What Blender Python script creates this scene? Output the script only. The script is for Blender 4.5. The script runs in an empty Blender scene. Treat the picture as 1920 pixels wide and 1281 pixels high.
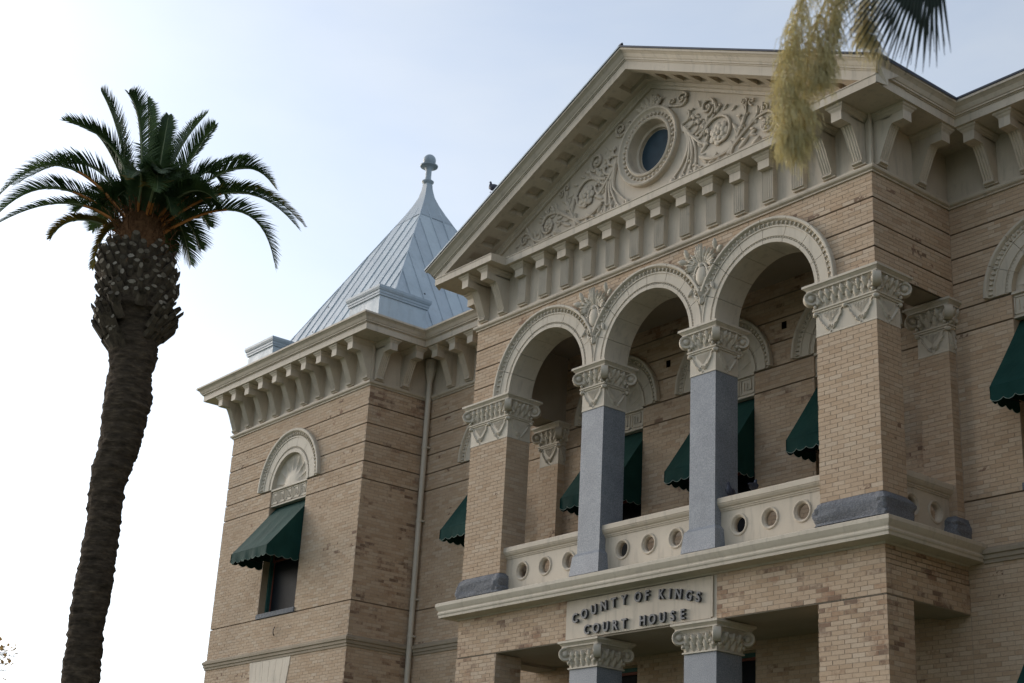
import bpy, bmesh, math, random
from mathutils import Vector, Matrix, noise
R_ = math.radians
PI = math.pi
rnd = random.Random(7)
S = bpy.context.scene
COL = S.collection

# ------------------------------------------------------------------ camera
CAM = Vector((18.9385, -17.8723, 1.6))
yaw, pitch, roll = R_(52.1021), R_(20.9136), R_(3.2413)
Fv = Vector((-math.sin(yaw)*math.cos(pitch), math.cos(yaw)*math.cos(pitch), math.sin(pitch)))
Rv = Vector((math.cos(yaw), math.sin(yaw), 0)); Uv = Rv.cross(Fv)
R2 = Rv*math.cos(roll)+Uv*math.sin(roll); U2 = -Rv*math.sin(roll)+Uv*math.cos(roll)
cd = bpy.data.cameras.new('camera'); cam = bpy.data.objects.new('camera', cd); COL.objects.link(cam)
cam.matrix_world = Matrix(((R2.x, U2.x, -Fv.x, CAM.x), (R2.y, U2.y, -Fv.y, CAM.y), (R2.z, U2.z, -Fv.z, CAM.z), (0, 0, 0, 1)))
cd.sensor_width = 36; cd.lens = 36*2836.68/1920; cd.clip_end = 6000; cd.clip_start = .1
cd.dof.use_dof = True; cd.dof.focus_distance = 26.0; cd.dof.aperture_fstop = 2.0
S.camera = cam

# ------------------------------------------------------------------ sky and sun
SUN_AZ, SUN_EL = R_(104), R_(20)      # azimuth measured from +Y towards -X
w = bpy.data.worlds.new('World'); S.world = w; w.use_nodes = True
nt = w.node_tree; nt.nodes.clear()
def N(t, ty, **k):
    n = t.nodes.new(ty)
    for a, b in k.items():
        if a in n.inputs.keys(): n.inputs[a].default_value = b
        else: setattr(n, a, b)
    return n
sky = N(nt, 'ShaderNodeTexSky', sky_type='NISHITA', sun_disc=False)
sky.sun_elevation = SUN_EL; sky.sun_rotation = -SUN_AZ; sky.dust_density = 2.0; sky.air_density = 1.0; sky.ozone_density = 2.0
bw = N(nt, 'ShaderNodeRGBToBW'); nt.links.new(sky.outputs[0], bw.inputs[0])
mul = N(nt, 'ShaderNodeVectorMath', operation='SCALE'); mul.inputs[0].default_value = (.935, 1.0, 1.075)
m1 = N(nt, 'ShaderNodeMath', operation='MULTIPLY_ADD'); m1.inputs[1].default_value = .72; m1.inputs[2].default_value = 2.0
nt.links.new(bw.outputs[0], m1.inputs[0]); nt.links.new(m1.outputs[0], mul.inputs['Scale'])
tc = N(nt, 'ShaderNodeTexCoord')
mp = N(nt, 'ShaderNodeMapping'); mp.inputs['Scale'].default_value = (1.3, 1.3, 3.2); mp.inputs['Location'].default_value = (.35, .2, .1)
no = N(nt, 'ShaderNodeTexNoise', Scale=1.7, Detail=7.0, Roughness=.52, Distortion=.35)
rp = N(nt, 'ShaderNodeValToRGB'); rp.color_ramp.elements[0].position = .36; rp.color_ramp.elements[1].position = .60
rp.color_ramp.elements[0].color = (.42, .42, .42, 1); rp.color_ramp.elements[1].color = (.74, .74, .74, 1)
mx = N(nt, 'ShaderNodeMix', data_type='RGBA')
bg = N(nt, 'ShaderNodeBackground', Strength=.145); wo = N(nt, 'ShaderNodeOutputWorld')
nt.links.new(tc.outputs['Generated'], mp.inputs[0]); nt.links.new(mp.outputs[0], no.inputs['Vector'])
nt.links.new(no.outputs['Fac'], rp.inputs[0]); nt.links.new(rp.outputs[0], mx.inputs['Factor'])
nt.links.new(sky.outputs[0], mx.inputs['A']); nt.links.new(mul.outputs[0], mx.inputs['B'])
nt.links.new(mx.outputs['Result'], bg.inputs[0]); nt.links.new(bg.outputs[0], wo.inputs[0])
sd = bpy.data.lights.new('sun', 'SUN'); sd.energy = .6; sd.angle = R_(38); sd.color = (1, .87, .74)
sun = bpy.data.objects.new('sun', sd); COL.objects.link(sun)
sdir = Vector((-math.sin(SUN_AZ)*math.cos(SUN_EL), math.cos(SUN_AZ)*math.cos(SUN_EL), math.sin(SUN_EL)))
sun.rotation_euler = sdir.to_track_quat('Z', 'Y').to_euler()
S.view_settings.view_transform = 'Standard'; S.view_settings.look = 'None'
S.view_settings.gamma = 1; S.view_settings.use_curve_mapping = False
S.view_settings.exposure = .66

# ------------------------------------------------------------------ materials
def mat(name, rough=.7, spec=.3, metallic=0):
    m = bpy.data.materials.new(name); m.use_nodes = True
    b = m.node_tree.nodes['Principled BSDF']
    b.inputs['Roughness'].default_value = rough; b.inputs['Specular IOR Level'].default_value = spec
    b.inputs['Metallic'].default_value = metallic
    return m, m.node_tree, b
def ramp(t, stops, interp='LINEAR'):
    r = t.nodes.new('ShaderNodeValToRGB'); cr = r.color_ramp; cr.interpolation = interp
    while len(cr.elements) < len(stops): cr.elements.new(.5)
    for e, (p, c) in zip(cr.elements, stops): e.position = p; e.color = (*c, 1)
    return r
def pos(t):
    g = t.nodes.new('ShaderNodeNewGeometry'); return g
def bump(t, b, h, strength=.3, dist=.01):
    bp = t.nodes.new('ShaderNodeBump'); bp.inputs['Strength'].default_value = strength; bp.inputs['Distance'].default_value = dist
    t.links.new(h, bp.inputs['Height']); t.links.new(bp.outputs[0], b.inputs['Normal'])
def mixc(t, f, a, c, mode='MIX'):
    m = t.nodes.new('ShaderNodeMix'); m.data_type = 'RGBA'; m.blend_type = mode
    for s, v in (('Factor', f), ('A', a), ('B', c)):
        i = [x for x in m.inputs if x.name == s and (x.type == ('VALUE' if s == 'Factor' else 'RGBA'))][0]
        if isinstance(v, (int, float)): i.default_value = v
        elif isinstance(v, tuple): i.default_value = (*v, 1)
        else: t.links.new(v, i)
    return m.outputs[2]
def noise_n(t, vec, scale, detail=4, rough=.55):
    n = t.nodes.new('ShaderNodeTexNoise'); n.inputs['Scale'].default_value = scale; n.inputs['Detail'].default_value = detail; n.inputs['Roughness'].default_value = rough
    t.links.new(vec, n.inputs['Vector']); return n.outputs['Fac']
def brick_mat(name, stain):
    m, t, b = mat(name, .85, .2)
    g = pos(t); oi = t.nodes.new('ShaderNodeObjectInfo')
    ad = N(t, 'ShaderNodeMath', operation='ADD'); t.links.new(g.outputs['Random Per Island'], ad.inputs[0]); t.links.new(oi.outputs['Random'], ad.inputs[1])
    fr = N(t, 'ShaderNodeMath', operation='FRACT'); t.links.new(ad.outputs[0], fr.inputs[0])
    r = ramp(t, [(0, (.46, .334, .228)), (.12, (.50, .370, .258)), (.35, (.525, .396, .282)), (.6, (.54, .412, .297)), (.82, (.555, .432, .317)), (.93, (.572, .462, .352)), (1, (.475, .338, .23))])
    t.links.new(fr.outputs[0], r.inputs[0])
    big = noise_n(t, g.outputs['Position'], .55, 5)
    rb = ramp(t, [(.3, (.86, .84, .82)), (.7, (1.05, 1.03, 1.0))]); t.links.new(big, rb.inputs[0])
    c = mixc(t, 1.0, r.outputs[0], rb.outputs[0], 'MULTIPLY')
    # blotchy red-brown bricks where the face has worn off
    med = noise_n(t, g.outputs['Position'], 1.35, 6, .62)
    w2 = N(t, 'ShaderNodeTexWhiteNoise', noise_dimensions='1D'); t.links.new(fr.outputs[0], w2.inputs['W'])
    a2 = N(t, 'ShaderNodeMath', operation='MULTIPLY_ADD'); t.links.new(w2.outputs['Value'], a2.inputs[0]); a2.inputs[1].default_value = .26; t.links.new(med, a2.inputs[2])
    fine = noise_n(t, g.outputs['Position'], 16, 3)
    a3 = N(t, 'ShaderNodeMath', operation='MULTIPLY_ADD'); t.links.new(fine, a3.inputs[0]); a3.inputs[1].default_value = .25; t.links.new(a2.outputs[0], a3.inputs[2])
    sx = t.nodes.new('ShaderNodeSeparateXYZ'); t.links.new(g.outputs['Position'], sx.inputs[0])
    mr = t.nodes.new('ShaderNodeMapRange'); mr.inputs['From Min'].default_value = 12.2; mr.inputs['From Max'].default_value = 13.2; mr.inputs['To Max'].default_value = .12 if stain > 0 else .045
    t.links.new(sx.outputs['Z'], mr.inputs['Value'])
    a4 = N(t, 'ShaderNodeMath', operation='ADD'); t.links.new(a3.outputs[0], a4.inputs[0]); t.links.new(mr.outputs[0], a4.inputs[1]); a3 = a4
    rs = ramp(t, [(.91-stain, (0, 0, 0)), (1.04-stain, (.85, .85, .85))]); t.links.new(a3.outputs[0], rs.inputs[0])
    sc = ramp(t, [(0, (.22, .115, .065)), (.6, (.33, .19, .12)), (1, (.16, .10, .07))]); t.links.new(w2.outputs['Value'], sc.inputs[0])
    c = mixc(t, rs.outputs[0], c, sc.outputs[0])
    n5 = noise_n(t, g.outputs['Position'], 28, 5, .7); r5 = ramp(t, [(.3, (.90, .89, .88)), (.7, (1.07, 1.07, 1.07))]); t.links.new(n5, r5.inputs[0])
    c = mixc(t, 1.0, c, r5.outputs[0], 'MULTIPLY')
    t.links.new(c, b.inputs['Base Color'])
    bump(t, b, noise_n(t, g.outputs['Position'], 60, 4), .35, .004)
    return m
def stone_mat(name, c0, c1, rough=.65, streak=.25, bs=40, bstr=.15, spec=.3, grime=(.20, .175, .14)):
    m, t, b = mat(name, rough, spec)
    g = pos(t)
    n1 = noise_n(t, g.outputs['Position'], 1.1, 6, .6)
    r = ramp(t, [(.3, c0), (.7, c1)]); t.links.new(n1, r.inputs[0])
    mp = t.nodes.new('ShaderNodeMapping'); mp.inputs['Scale'].default_value = (5, 5, .7); t.links.new(g.outputs['Position'], mp.inputs[0])
    n2 = noise_n(t, mp.outputs[0], 1.6, 7, .65)
    r2 = ramp(t, [(.52, (0, 0, 0)), (.80, (streak,)*3)]); t.links.new(n2, r2.inputs[0])
    c = mixc(t, r2.outputs[0], r.outputs[0], grime)
    n3 = noise_n(t, g.outputs['Position'], 9, 5, .7)
    r3 = ramp(t, [(.60, (0, 0, 0)), (.78, (.35,)*3)]); t.links.new(n3, r3.inputs[0])
    c = mixc(t, r3.outputs[0], c, grime)
    t.links.new(c, b.inputs['Base Color'])
    bump(t, b, noise_n(t, g.outputs['Position'], bs, 4), bstr, .005)
    return m
M_brick = brick_mat('buff_brick', -.07)
M_brick2 = brick_mat('weathered_buff_brick', .10)
M_mortar = stone_mat('mortar', (.36, .275, .205), (.42, .325, .245), .95, .2, 120, .3)
M_trim = stone_mat('cream_painted_stone', (.475, .405, .318), (.575, .495, .39), .6, .55)
M_trimw = stone_mat('weathered_terracotta', (.50, .435, .345), (.60, .53, .43), .65, .5, 60, .3)
M_band = stone_mat('tan_string_course', (.30, .24, .17), (.38, .31, .23), .85, .5, 50, .4)
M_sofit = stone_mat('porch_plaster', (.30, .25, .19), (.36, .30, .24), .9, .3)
M_tin = stone_mat('pale_painted_tin', (.35, .405, .445), (.45, .505, .545), .45, .40, 8, .12, .5, (.24, .24, .24))
t = M_tin.node_tree; b = t.nodes['Principled BSDF']; lk = b.inputs['Base Color'].links[0].from_socket
oi = t.nodes.new('ShaderNodeObjectInfo'); rr_ = ramp(t, [(0, (.90, .90, .91)), (1, (1.04, 1.04, 1.03))]); t.links.new(oi.outputs['Random'], rr_.inputs[0])
t.links.new(mixc(t, 1.0, lk, rr_.outputs[0], 'MULTIPLY'), b.inputs['Base Color'])
bump(t, b, noise_n(t, pos(t).outputs['Position'], 1.6, 3), .6, .06)
M_tind = stone_mat('tin_edge', (.28, .33, .37), (.34, .39, .43), .45, .3, 8, .1, .5)
M_pipe = stone_mat('painted_pipe', (.50, .45, .37), (.58, .52, .43), .5, .3, 10, .05, .4)
M_ground = stone_mat('lawn', (.05, .075, .03), (.08, .11, .045), .95, .3, 30, .6)
M_path = stone_mat('concrete', (.20, .19, .175), (.25, .24, .22), .9, .4)
# granite
M_gran, t, b = mat('grey_granite', .5, .4)
g = pos(t); n = noise_n(t, g.outputs['Position'], 55, 6, .85)
r = ramp(t, [(.33, (.09, .10, .115)), (.5, (.23, .245, .27)), (.68, (.40, .415, .44))]); t.links.new(n, r.inputs[0])
n = noise_n(t, g.outputs['Position'], 2.2, 5); r2 = ramp(t, [(.35, (.84, .84, .86)), (.7, (1.06, 1.06, 1.06))]); t.links.new(n, r2.inputs[0])
t.links.new(mixc(t, 1.0, r.outputs[0], r2.outputs[0], 'MULTIPLY'), b.inputs['Base Color'])
M_granr = M_gran.copy(); M_granr.name = 'rough_granite'
t = M_granr.node_tree; b = t.nodes['Principled BSDF']; b.inputs['Roughness'].default_value = .9; g = pos(t)
for nd in t.nodes:
    if nd.type == 'VALTORGB' and len(nd.color_ramp.elements) == 3:
        for e, c_ in zip(nd.color_ramp.elements, ((.075, .078, .085), (.165, .17, .182), (.28, .285, .30))): e.color = (*c_, 1)
bump(t, b, noise_n(t, g.outputs['Position'], 14, 6, .65), .9, .03)
# canvas
M_canvas, t, b = mat('dark_green_canvas', .8, .2)
g = pos(t); n = noise_n(t, g.outputs['Position'], 1.8, 6)
r = ramp(t, [(.3, (.005, .036, .029)), (.7, (.010, .052, .043))]); t.links.new(n, r.inputs[0]); t.links.new(r.outputs[0], b.inputs['Base Color'])
mpp = t.nodes.new('ShaderNodeMapping'); mpp.inputs['Scale'].default_value = (3, 3, .6); t.links.new(g.outputs['Position'], mpp.inputs[0])
bump(t, b, noise_n(t, mpp.outputs[0], 2.2, 3), .5, .03)
def flat(name, c, rough=.6, spec=.3, metallic=0, var=.15, scale=6):
    m, t, b = mat(name, rough, spec, metallic)
    g = pos(t); n = noise_n(t, g.outputs['Position'], scale, 5)
    r = ramp(t, [(.3, tuple(x*(1-var) for x in c)), (.7, tuple(x*(1+var) for x in c))]); t.links.new(n, r.inputs[0])
    t.links.new(r.outputs[0], b.inputs['Base Color']); return m
M_piping = flat('pale_piping', (.35, .42, .38))
M_glass = flat('dark_window_glass', (.010, .012, .015), .5, .04)
M_oculus = flat('blue_grey_glass', (.022, .042, .058), .4, .12)
M_wood = flat('red_brown_frame', (.16, .045, .03), .5)
M_woodg = flat('teal_frame', (.03, .10, .09), .5)
M_letter = flat('dark_letter_metal', (.055, .06, .07), .45, .5, .0)
M_dark = flat('dark_interior', (.03, .022, .016), .9)
M_iron = flat('dark_iron', (.03, .03, .03), .5)
M_roofd = flat('dark_roof_edge', (.045, .05, .07), .5)
M_bird = flat('pigeon_feathers', (.055, .06, .085), .6, .3, 0, .35, 30)
M_beak = flat('pigeon_beak', (.08, .06, .05), .5)
M_foot = flat('pigeon_legs', (.35, .10, .07), .5)
M_trunk, t, b = mat('palm_bark', .95, .15)
g = pos(t); mpp = t.nodes.new('ShaderNodeMapping'); mpp.inputs['Scale'].default_value = (1, 1, 3.5); t.links.new(g.outputs['Position'], mpp.inputs[0])
n = noise_n(t, mpp.outputs[0], 5, 8, .65)
r = ramp(t, [(.3, (.024, .018, .013)), (.55, (.075, .055, .037)), (.8, (.17, .125, .08))]); t.links.new(n, r.inputs[0]); t.links.new(r.outputs[0], b.inputs['Base Color'])
bump(t, b, n, .8, .05)
M_boot = flat('cut_leaf_base', (.085, .066, .046), .9, .2, 0, .5, 9)
M_bootcut, t, b = mat('pale_cut_end', .9, .2)
g = pos(t); r = ramp(t, [(0, (.08, .065, .05)), (.3, (.22, .18, .13)), (.7, (.42, .36, .28)), (1, (.55, .49, .40))]); t.links.new(g.outputs['Random Per Island'], r.inputs[0])
t.links.new(mixc(t, noise_n(t, g.outputs['Position'], 22, 5), r.outputs[0], (.06, .05, .035)), b.inputs['Base Color'])
def leafmat(name, c, c2, trans=.25, scale=3):
    m, t, b = mat(name, .5, .35)
    g = pos(t); n = noise_n(t, g.outputs['Position'], scale, 4)
    r = ramp(t, [(.35, c), (.65, c2)]); t.links.new(n, r.inputs[0]); t.links.new(r.outputs[0], b.inputs['Base Color'])
    tr = t.nodes.new('ShaderNodeBsdfTranslucent'); t.links.new(r.outputs[0], tr.inputs[0])
    ms = t.nodes.new('ShaderNodeMixShader'); ms.inputs[0].default_value = trans
    out = t.nodes['Material Output']; t.links.new(b.outputs[0], ms.inputs[1]); t.links.new(tr.outputs[0], ms.inputs[2]); t.links.new(ms.outputs[0], out.inputs[0])
    return m
M_frond = leafmat('palm_leaflets', (.028, .060, .020), (.062, .10, .030), .28)
M_frondy = leafmat('yellowing_leaflets', (.10, .085, .02), (.17, .13, .03), .3)
M_rachis = flat('frond_rachis', (.16, .19, .09), .5)
M_rachiso = flat('orange_frond_base_glint', (.50, .19, .045), .6)  # natural orange of the stalks, with warm sun glints painted in
M_fibre = flat('brown_crown_fibre', (.13, .065, .03), .95, .1, 0, .4, 12)
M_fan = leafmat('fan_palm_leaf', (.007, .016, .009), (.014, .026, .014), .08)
M_tassel = leafmat('straw_coloured_flower_stalks', (.70, .62, .34), (.84, .76, .48), .45, 5)
M_twig = flat('dry_twig', (.16, .11, .06), .9)
M_dryleaf = leafmat('tan_leaf', (.50, .30, .12), (.42, .28, .10), .6)

# ------------------------------------------------------------------ helpers
class MB:
    def __init__(s): s.v = []; s.f = []
    def vt(s, *ps):
        n = len(s.v); s.v.extend([tuple(p) for p in ps]); return list(range(n, n+len(ps)))
    def quad(s, a, b, c, d): s.f.append(tuple(s.vt(a, b, c, d)))
    def poly(s, pts): s.f.append(tuple(s.vt(*pts)))
    def box(s, x0, x1, y0, y1, z0, z1):
        i = s.vt((x0, y0, z0), (x1, y0, z0), (x1, y1, z0), (x0, y1, z0), (x0, y0, z1), (x1, y0, z1), (x1, y1, z1), (x0, y1, z1))
        for q in ((0, 3, 2, 1), (4, 5, 6, 7), (0, 1, 5, 4), (1, 2, 6, 5), (2, 3, 7, 6), (3, 0, 4, 7)): s.f.append(tuple(i[k] for k in q))
    def fbox(s, P, a0, a1, d0, d1, z0, z1):
        i = s.vt(P(a0, d0, z0), P(a1, d0, z0), P(a1, d1, z0), P(a0, d1, z0), P(a0, d0, z1), P(a1, d0, z1), P(a1, d1, z1), P(a0, d1, z1))
        for q in ((0, 3, 2, 1), (4, 5, 6, 7), (0, 1, 5, 4), (1, 2, 6, 5), (2, 3, 7, 6), (3, 0, 4, 7)): s.f.append(tuple(i[k] for k in q))
    def grid(s, rows, cu=False, cv=False):
        n = len(rows); m = len(rows[0]); i = [s.vt(*r) for r in rows]
        for a in range(n if cu else n-1):
            for c in range(m if cv else m-1):
                s.f.append((i[a][c], i[a][(c+1) % m], i[(a+1) % n][(c+1) % m], i[(a+1) % n][c]))
        return i
    def tube(s, pts, rad, n=6, cap=True):
        pts = [Vector(p) for p in pts]; rows = []
        up = Vector((0.13, .21, .97))
        for k, p in enumerate(pts):
            d = (pts[min(k+1, len(pts)-1)]-pts[max(k-1, 0)])
            d = d.normalized() if d.length > 1e-9 else Vector((0, 0, 1))
            if abs(d.dot(up)) > .95: up = Vector((.9, .3, .1))
            x = d.cross(up).normalized(); y = d.cross(x)
            r = rad[k] if isinstance(rad, (list, tuple)) else rad
            rows.append([p+x*r*math.cos(2*PI*j/n)+y*r*math.sin(2*PI*j/n) for j in range(n)])
        i = s.grid(rows, cv=True)
        if cap and n > 3: s.f.append(tuple(reversed(i[0]))); s.f.append(tuple(i[-1]))
    def ball(s, c, r, n=8, m=6, P=None):
        rx, ry, rz = r if isinstance(r, (tuple, list)) else (r, r, r)
        rows = []
        for a in range(m+1):
            th = PI*a/m; row = []
            for k in range(n):
                ph = 2*PI*k/n
                q = (c[0]+rx*math.sin(th)*math.cos(ph), c[1]+ry*math.sin(th)*math.sin(ph), c[2]+rz*math.cos(th))
                row.append(P(*q) if P else q)
            rows.append(row)
        s.grid(rows, cv=True)
    def lathe(s, prof, c=(0, 0, 0), n=20):
        s.grid([[(c[0]+r*math.cos(2*PI*k/n), c[1]+r*math.sin(2*PI*k/n), c[2]+z) for k in range(n)] for r, z in prof], cv=True)
    def mesh(s, name, m, smooth=False, recalc=None):
        me = bpy.data.meshes.new(name); me.from_pydata(s.v, [], s.f); me.materials.append(m)
        if smooth or recalc:
            bm = bmesh.new(); bm.from_mesh(me); bmesh.ops.remove_doubles(bm, verts=bm.verts, dist=1e-5)
            bmesh.ops.recalc_face_normals(bm, faces=bm.faces); bm.to_mesh(me); bm.free()
        if smooth:
            me.shade_smooth(); me.set_sharp_from_angle(angle=R_(smooth if smooth is not True else 40))
        return me
    def parts(s, name, m, parent=None, smooth=False):
        """one object per connected piece"""
        par = list(range(len(s.v)))
        def find(a):
            while par[a] != a: par[a] = par[par[a]]; a = par[a]
            return a
        for f in s.f:
            r0 = find(f[0])
            for q in f[1:]: par[find(q)] = r0
        groups = {}
        for f in s.f: groups.setdefault(find(f[0]), []).append(f)
        out = []
        for fs in groups.values():
            ids = sorted({q for f in fs for q in f}); mp_ = {q: i for i, q in enumerate(ids)}
            b = MB(); b.v = [s.v[q] for q in ids]; b.f = [tuple(mp_[q] for q in f) for f in fs]
            out.append(b.obj(name, m, parent, smooth))
        return out
    def obj(s, name, m, parent=None, smooth=False, kind=None, label=None, recalc=None):
        return link(name, s.mesh(name, m, smooth, recalc), parent, kind, label)
def link(name, me, parent=None, kind=None, label=None):
    o = bpy.data.objects.new(name, me); COL.objects.link(o)
    if parent: o.parent = parent
    if kind: o['kind'] = kind
    if label: o['label'] = label
    return o
def thing(name, label, cat, loc=(0, 0, 0), group=None, mesh=None):
    o = bpy.data.objects.new(name, mesh); COL.objects.link(o); o.location = loc
    o['label'] = label; o['category'] = cat
    if group: o['group'] = group
    return o
def PF(y0): return lambda a, d, z: (a, y0-d, z)      # face looking -Y
def PR(x0): return lambda a, d, z: (x0+d, a, z)      # face looking +X
def PL(x0): return lambda a, d, z: (x0-d, a, z)      # face looking -X
def PB(y0): return lambda a, d, z: (a, y0+d, z)      # face looking +Y

# measured building dimensions (metres)
XR, WP, D = 5.203, 1.2, .577
CX, WC = 1.436, .604
ZCB, ZPL, ZTOP, ZCT = 10.662, 7.898, 13.235, 11.545
ZLED, ZS, YW = 7.53, 14.298, 2.046
XTL, XTR, YT = -16.339, -9.805, .338
ZGRD = 0.0
GR = [12.78, 12.325, 11.87, 11.40, 10.98, 8.145]
H = thing('courthouse', 'two storey buff brick courthouse with a pedimented arcaded portico and a pyramid roofed corner pavilion', 'courthouse', (0, 0, 0))

COURSE = .0725
def holes_at(a0, a1, z, holes):
    iv = [(a0, a1)]
    for h in holes:
        if h[0] == 'r':
            if not (h[3] < z < h[4]): continue
            l, r = h[1], h[2]
        else:
            if z < h[2] or z > h[2]+h[3]: continue
            q = math.sqrt(max(h[3]**2-(z-h[2])**2, 0)); l, r = h[1]-q, h[1]+q
        nv = []
        for x, y in iv:
            if r <= x or l >= y: nv.append((x, y)); continue
            if l > x: nv.append((x, l))
            if r < y: nv.append((r, y))
        iv = nv
    return iv
def brickwork(P, a0, a1, z0, z1, holes=(), grooves=(), mortar=None, brick=None, c0=True, c1=True, single=None, L=.245, lim=None):
    ed = [z0]+sorted(g for g in grooves if z0+.05 < g < z1-.05)+[z1]
    row = 0
    for bi in range(len(ed)-1):
        zb, zt = ed[bi], ed[bi+1]; gap = .024 if bi < len(ed)-2 else 0
        n = max(1, round((zt-gap-zb)/COURSE)); h = (zt-gap-zb)/n
        for k in range(n):
            r0, r1 = zb+k*h, zb+(k+1)*h; row += 1
            off = (row % 2)*L/2+rnd.uniform(-.012, .012)
            for (l, r) in holes_at(a0, a1, (r0+r1)/2, holes):
                if r-l < .02: continue
                mortar.quad(P(l, 0, r0), P(r, 0, r0), P(r, 0, r1), P(l, 0, r1))
                if k == 0 and bi > 0: mortar.quad(P(l, -.04, r0), P(r, -.04, r0), P(r, 0, r0), P(l, 0, r0))
                if k == n-1 and gap: mortar.quad(P(l, -.04, r1), P(r, -.04, r1), P(r, 0, r1), P(l, 0, r1))
                q = math.floor((l-a0-off)/L)*L+a0+off
                while q < r:
                    x0, x1 = max(q, l), min(q+L, r)
                    q += L
                    if x1-x0 < .045: continue
                    e0 = .006 if (abs(x0-a0) < 1e-6 and c0) else -.0045
                    e1 = .006 if (abs(x1-a1) < 1e-6 and c1) else -.0045
                    dd = .0045+rnd.uniform(-.0015, .0015); j = rnd.uniform(-.0012, .0012)
                    x0b, x1b, zb0, zb1 = x0-e0, x1+e1, r0+.0038+j, r1-.0038+j
                    if single is not None and len(single) < (lim or 9999):
                        single.append((x0b, x1b, zb0, zb1, dd)); continue
                    i = brick.vt(P(x0b, -.001, zb0), P(x1b, -.001, zb0), P(x1b, -.001, zb1), P(x0b, -.001, zb1), P(x0b+.0015, dd, zb0+.0015), P(x1b-.0015, dd, zb0+.0015), P(x1b-.0015, dd, zb1-.0015), P(x0b+.0015, dd, zb1-.0015))
                    for f in ((4, 5, 6, 7), (0, 1, 5, 4), (1, 2, 6, 5), (2, 3, 7, 6), (3, 0, 4, 7)): brick.f.append(tuple(i[t] for t in f))
        if gap:
            for (l, r) in holes_at(a0+(.04 if c0 else 0), a1-(.04 if c1 else 0), zt-.012, holes):
                mortar.quad(P(l, -.04, zt-gap), P(r, -.04, zt-gap), P(r, -.04, zt), P(l, -.04, zt))
def brick_part(name, faces, bm=M_brick, label=None):
    """faces: list of kwargs for brickwork; makes one wall part (mortar) with one joined brick sub-part"""
    mo, br = MB(), MB()
    for kw in faces: brickwork(mortar=mo, brick=br, **kw)
    w_ = mo.obj(name, M_mortar, H, label=label)
    br.obj('brick', bm, w_, kind='stuff')
    return w_

def offset_path(path, d):
    out = []
    for i, p in enumerate(path):
        p = Vector(p)
        a = (p-Vector(path[i-1])).normalized() if i > 0 else None
        c = (Vector(path[i+1])-p).normalized() if i < len(path)-1 else None
        na = Vector((a.y, -a.x)) if a else None; nc = Vector((c.y, -c.x)) if c else None
        if na is None: q = p+nc*d
        elif nc is None: q = p+na*d
        else:
            m = (na+nc); m = m/m.length_squared*2; q = p+m*d
        out.append(q)
    return out
def sweep(mb, path, prof, caps=True):
    rows = []
    for d, z in prof:
        rows.append([(q.x, q.y, z) for q in offset_path(path, d)])
    i = mb.grid(rows)
    if caps:
        mb.f.append(tuple(r[0] for r in i)); mb.f.append(tuple(reversed([r[-1] for r in i])))
def ring(xc, yc_, hx, hy): return [(xc-hx, yc_-hy), (xc+hx, yc_-hy), (xc+hx, yc_+hy), (xc-hx, yc_+hy)]
def sweep_closed(mb, xc, yc_, hx, hy, prof, top=True, bot=True):
    rows = []
    for d, z in prof: rows.append([(x, y, z) for x, y in ring(xc, yc_, hx+d, hy+d)])
    i = mb.grid(rows, cv=True)
    if bot: mb.f.append(tuple(reversed(i[0])))
    if top: mb.f.append(tuple(i[-1]))

# ------------------------------------------------------------------ ground
g_ = MB(); n = 40
g_.grid([[(-1500+3000*i/n, -1500+3000*j/n, 0) for i in range(n+1)] for j in range(n+1)])
o = g_.obj('lawn', M_ground); o['kind'] = 'structure'
g_ = MB(); g_.box(-60, 60, -24, -14.5, -.2, .06); o = g_.obj('pavement', M_path); o['kind'] = 'structure'
g_ = MB(); g_.box(-1.8, 1.8, -14.5, -3.5, -.2, .07); o = g_.obj('path', M_path); o['kind'] = 'structure'

# ------------------------------------------------------------------ building body
WIN = [(-7.07, .775), (-2.99, .775), (0.0, .775), (2.99, .775), (7.07, .775)]
RW = 1.25; TX, THW, TR = -13.12, .86, 1.43
wall_holes = []
for x, hw in WIN:
    wall_holes += [('r', x-hw, x+hw, 8.25, 11.40), ('c', x, 11.40, RW-.09), ('r', x-hw, x+hw, 4.2, 6.24)]
BASE = 4.3
cor = MB()      # hidden core behind bricks, and plain base below
cor.box(XTL+.05, XTR-.05, YT+.45, 9.5, 0, 13.4)
cor.box(-9.9, 9.9, YW+.45, 9.5, 0, 13.4)
cor.box(9.85, 16.3, YT+.45, 9.5, 0, 13.4)
cor.obj('inner_wall', M_dark, H)
def skirt(mb, path, z0, z1): sweep(mb, path, [(0, z0), (0, z1)], caps=False)
plan = [(XTL, 9.5), (XTL, YT), (XTR, YT), (XTR, YW), (9.805, YW), (9.805, YT), (16.339, YT), (16.339, 9.5)]
mb = MB(); skirt(mb, plan, 0, BASE); mb.obj('base_wall', M_band, H)
tower_holes = [('r', TX-THW, TX+THW, 8.25, 11.40), ('c', TX, 11.40, TR-.09), ('r', TX-THW, TX+THW, 4.2, 7.08)]
brick_part('pavilion_front_wall', [dict(P=PF(YT), a0=XTL, a1=XTR, z0=BASE, z1=ZTOP, holes=tower_holes, grooves=GR)])
brick_part('pavilion_side_wall', [dict(P=PR(XTR), a0=YT, a1=YW, z0=BASE, z1=ZTOP, grooves=GR, c1=False)], M_brick2)
brick_part('pavilion_end_wall', [dict(P=PL(XTL), a0=YT, a1=9.5, z0=BASE, z1=ZTOP, grooves=GR)])
brick_part('main_wall', [dict(P=PF(YW), a0=XTR, a1=-XR, z0=BASE, z1=ZTOP, holes=wall_holes, grooves=GR, c0=False, c1=False)])
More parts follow.
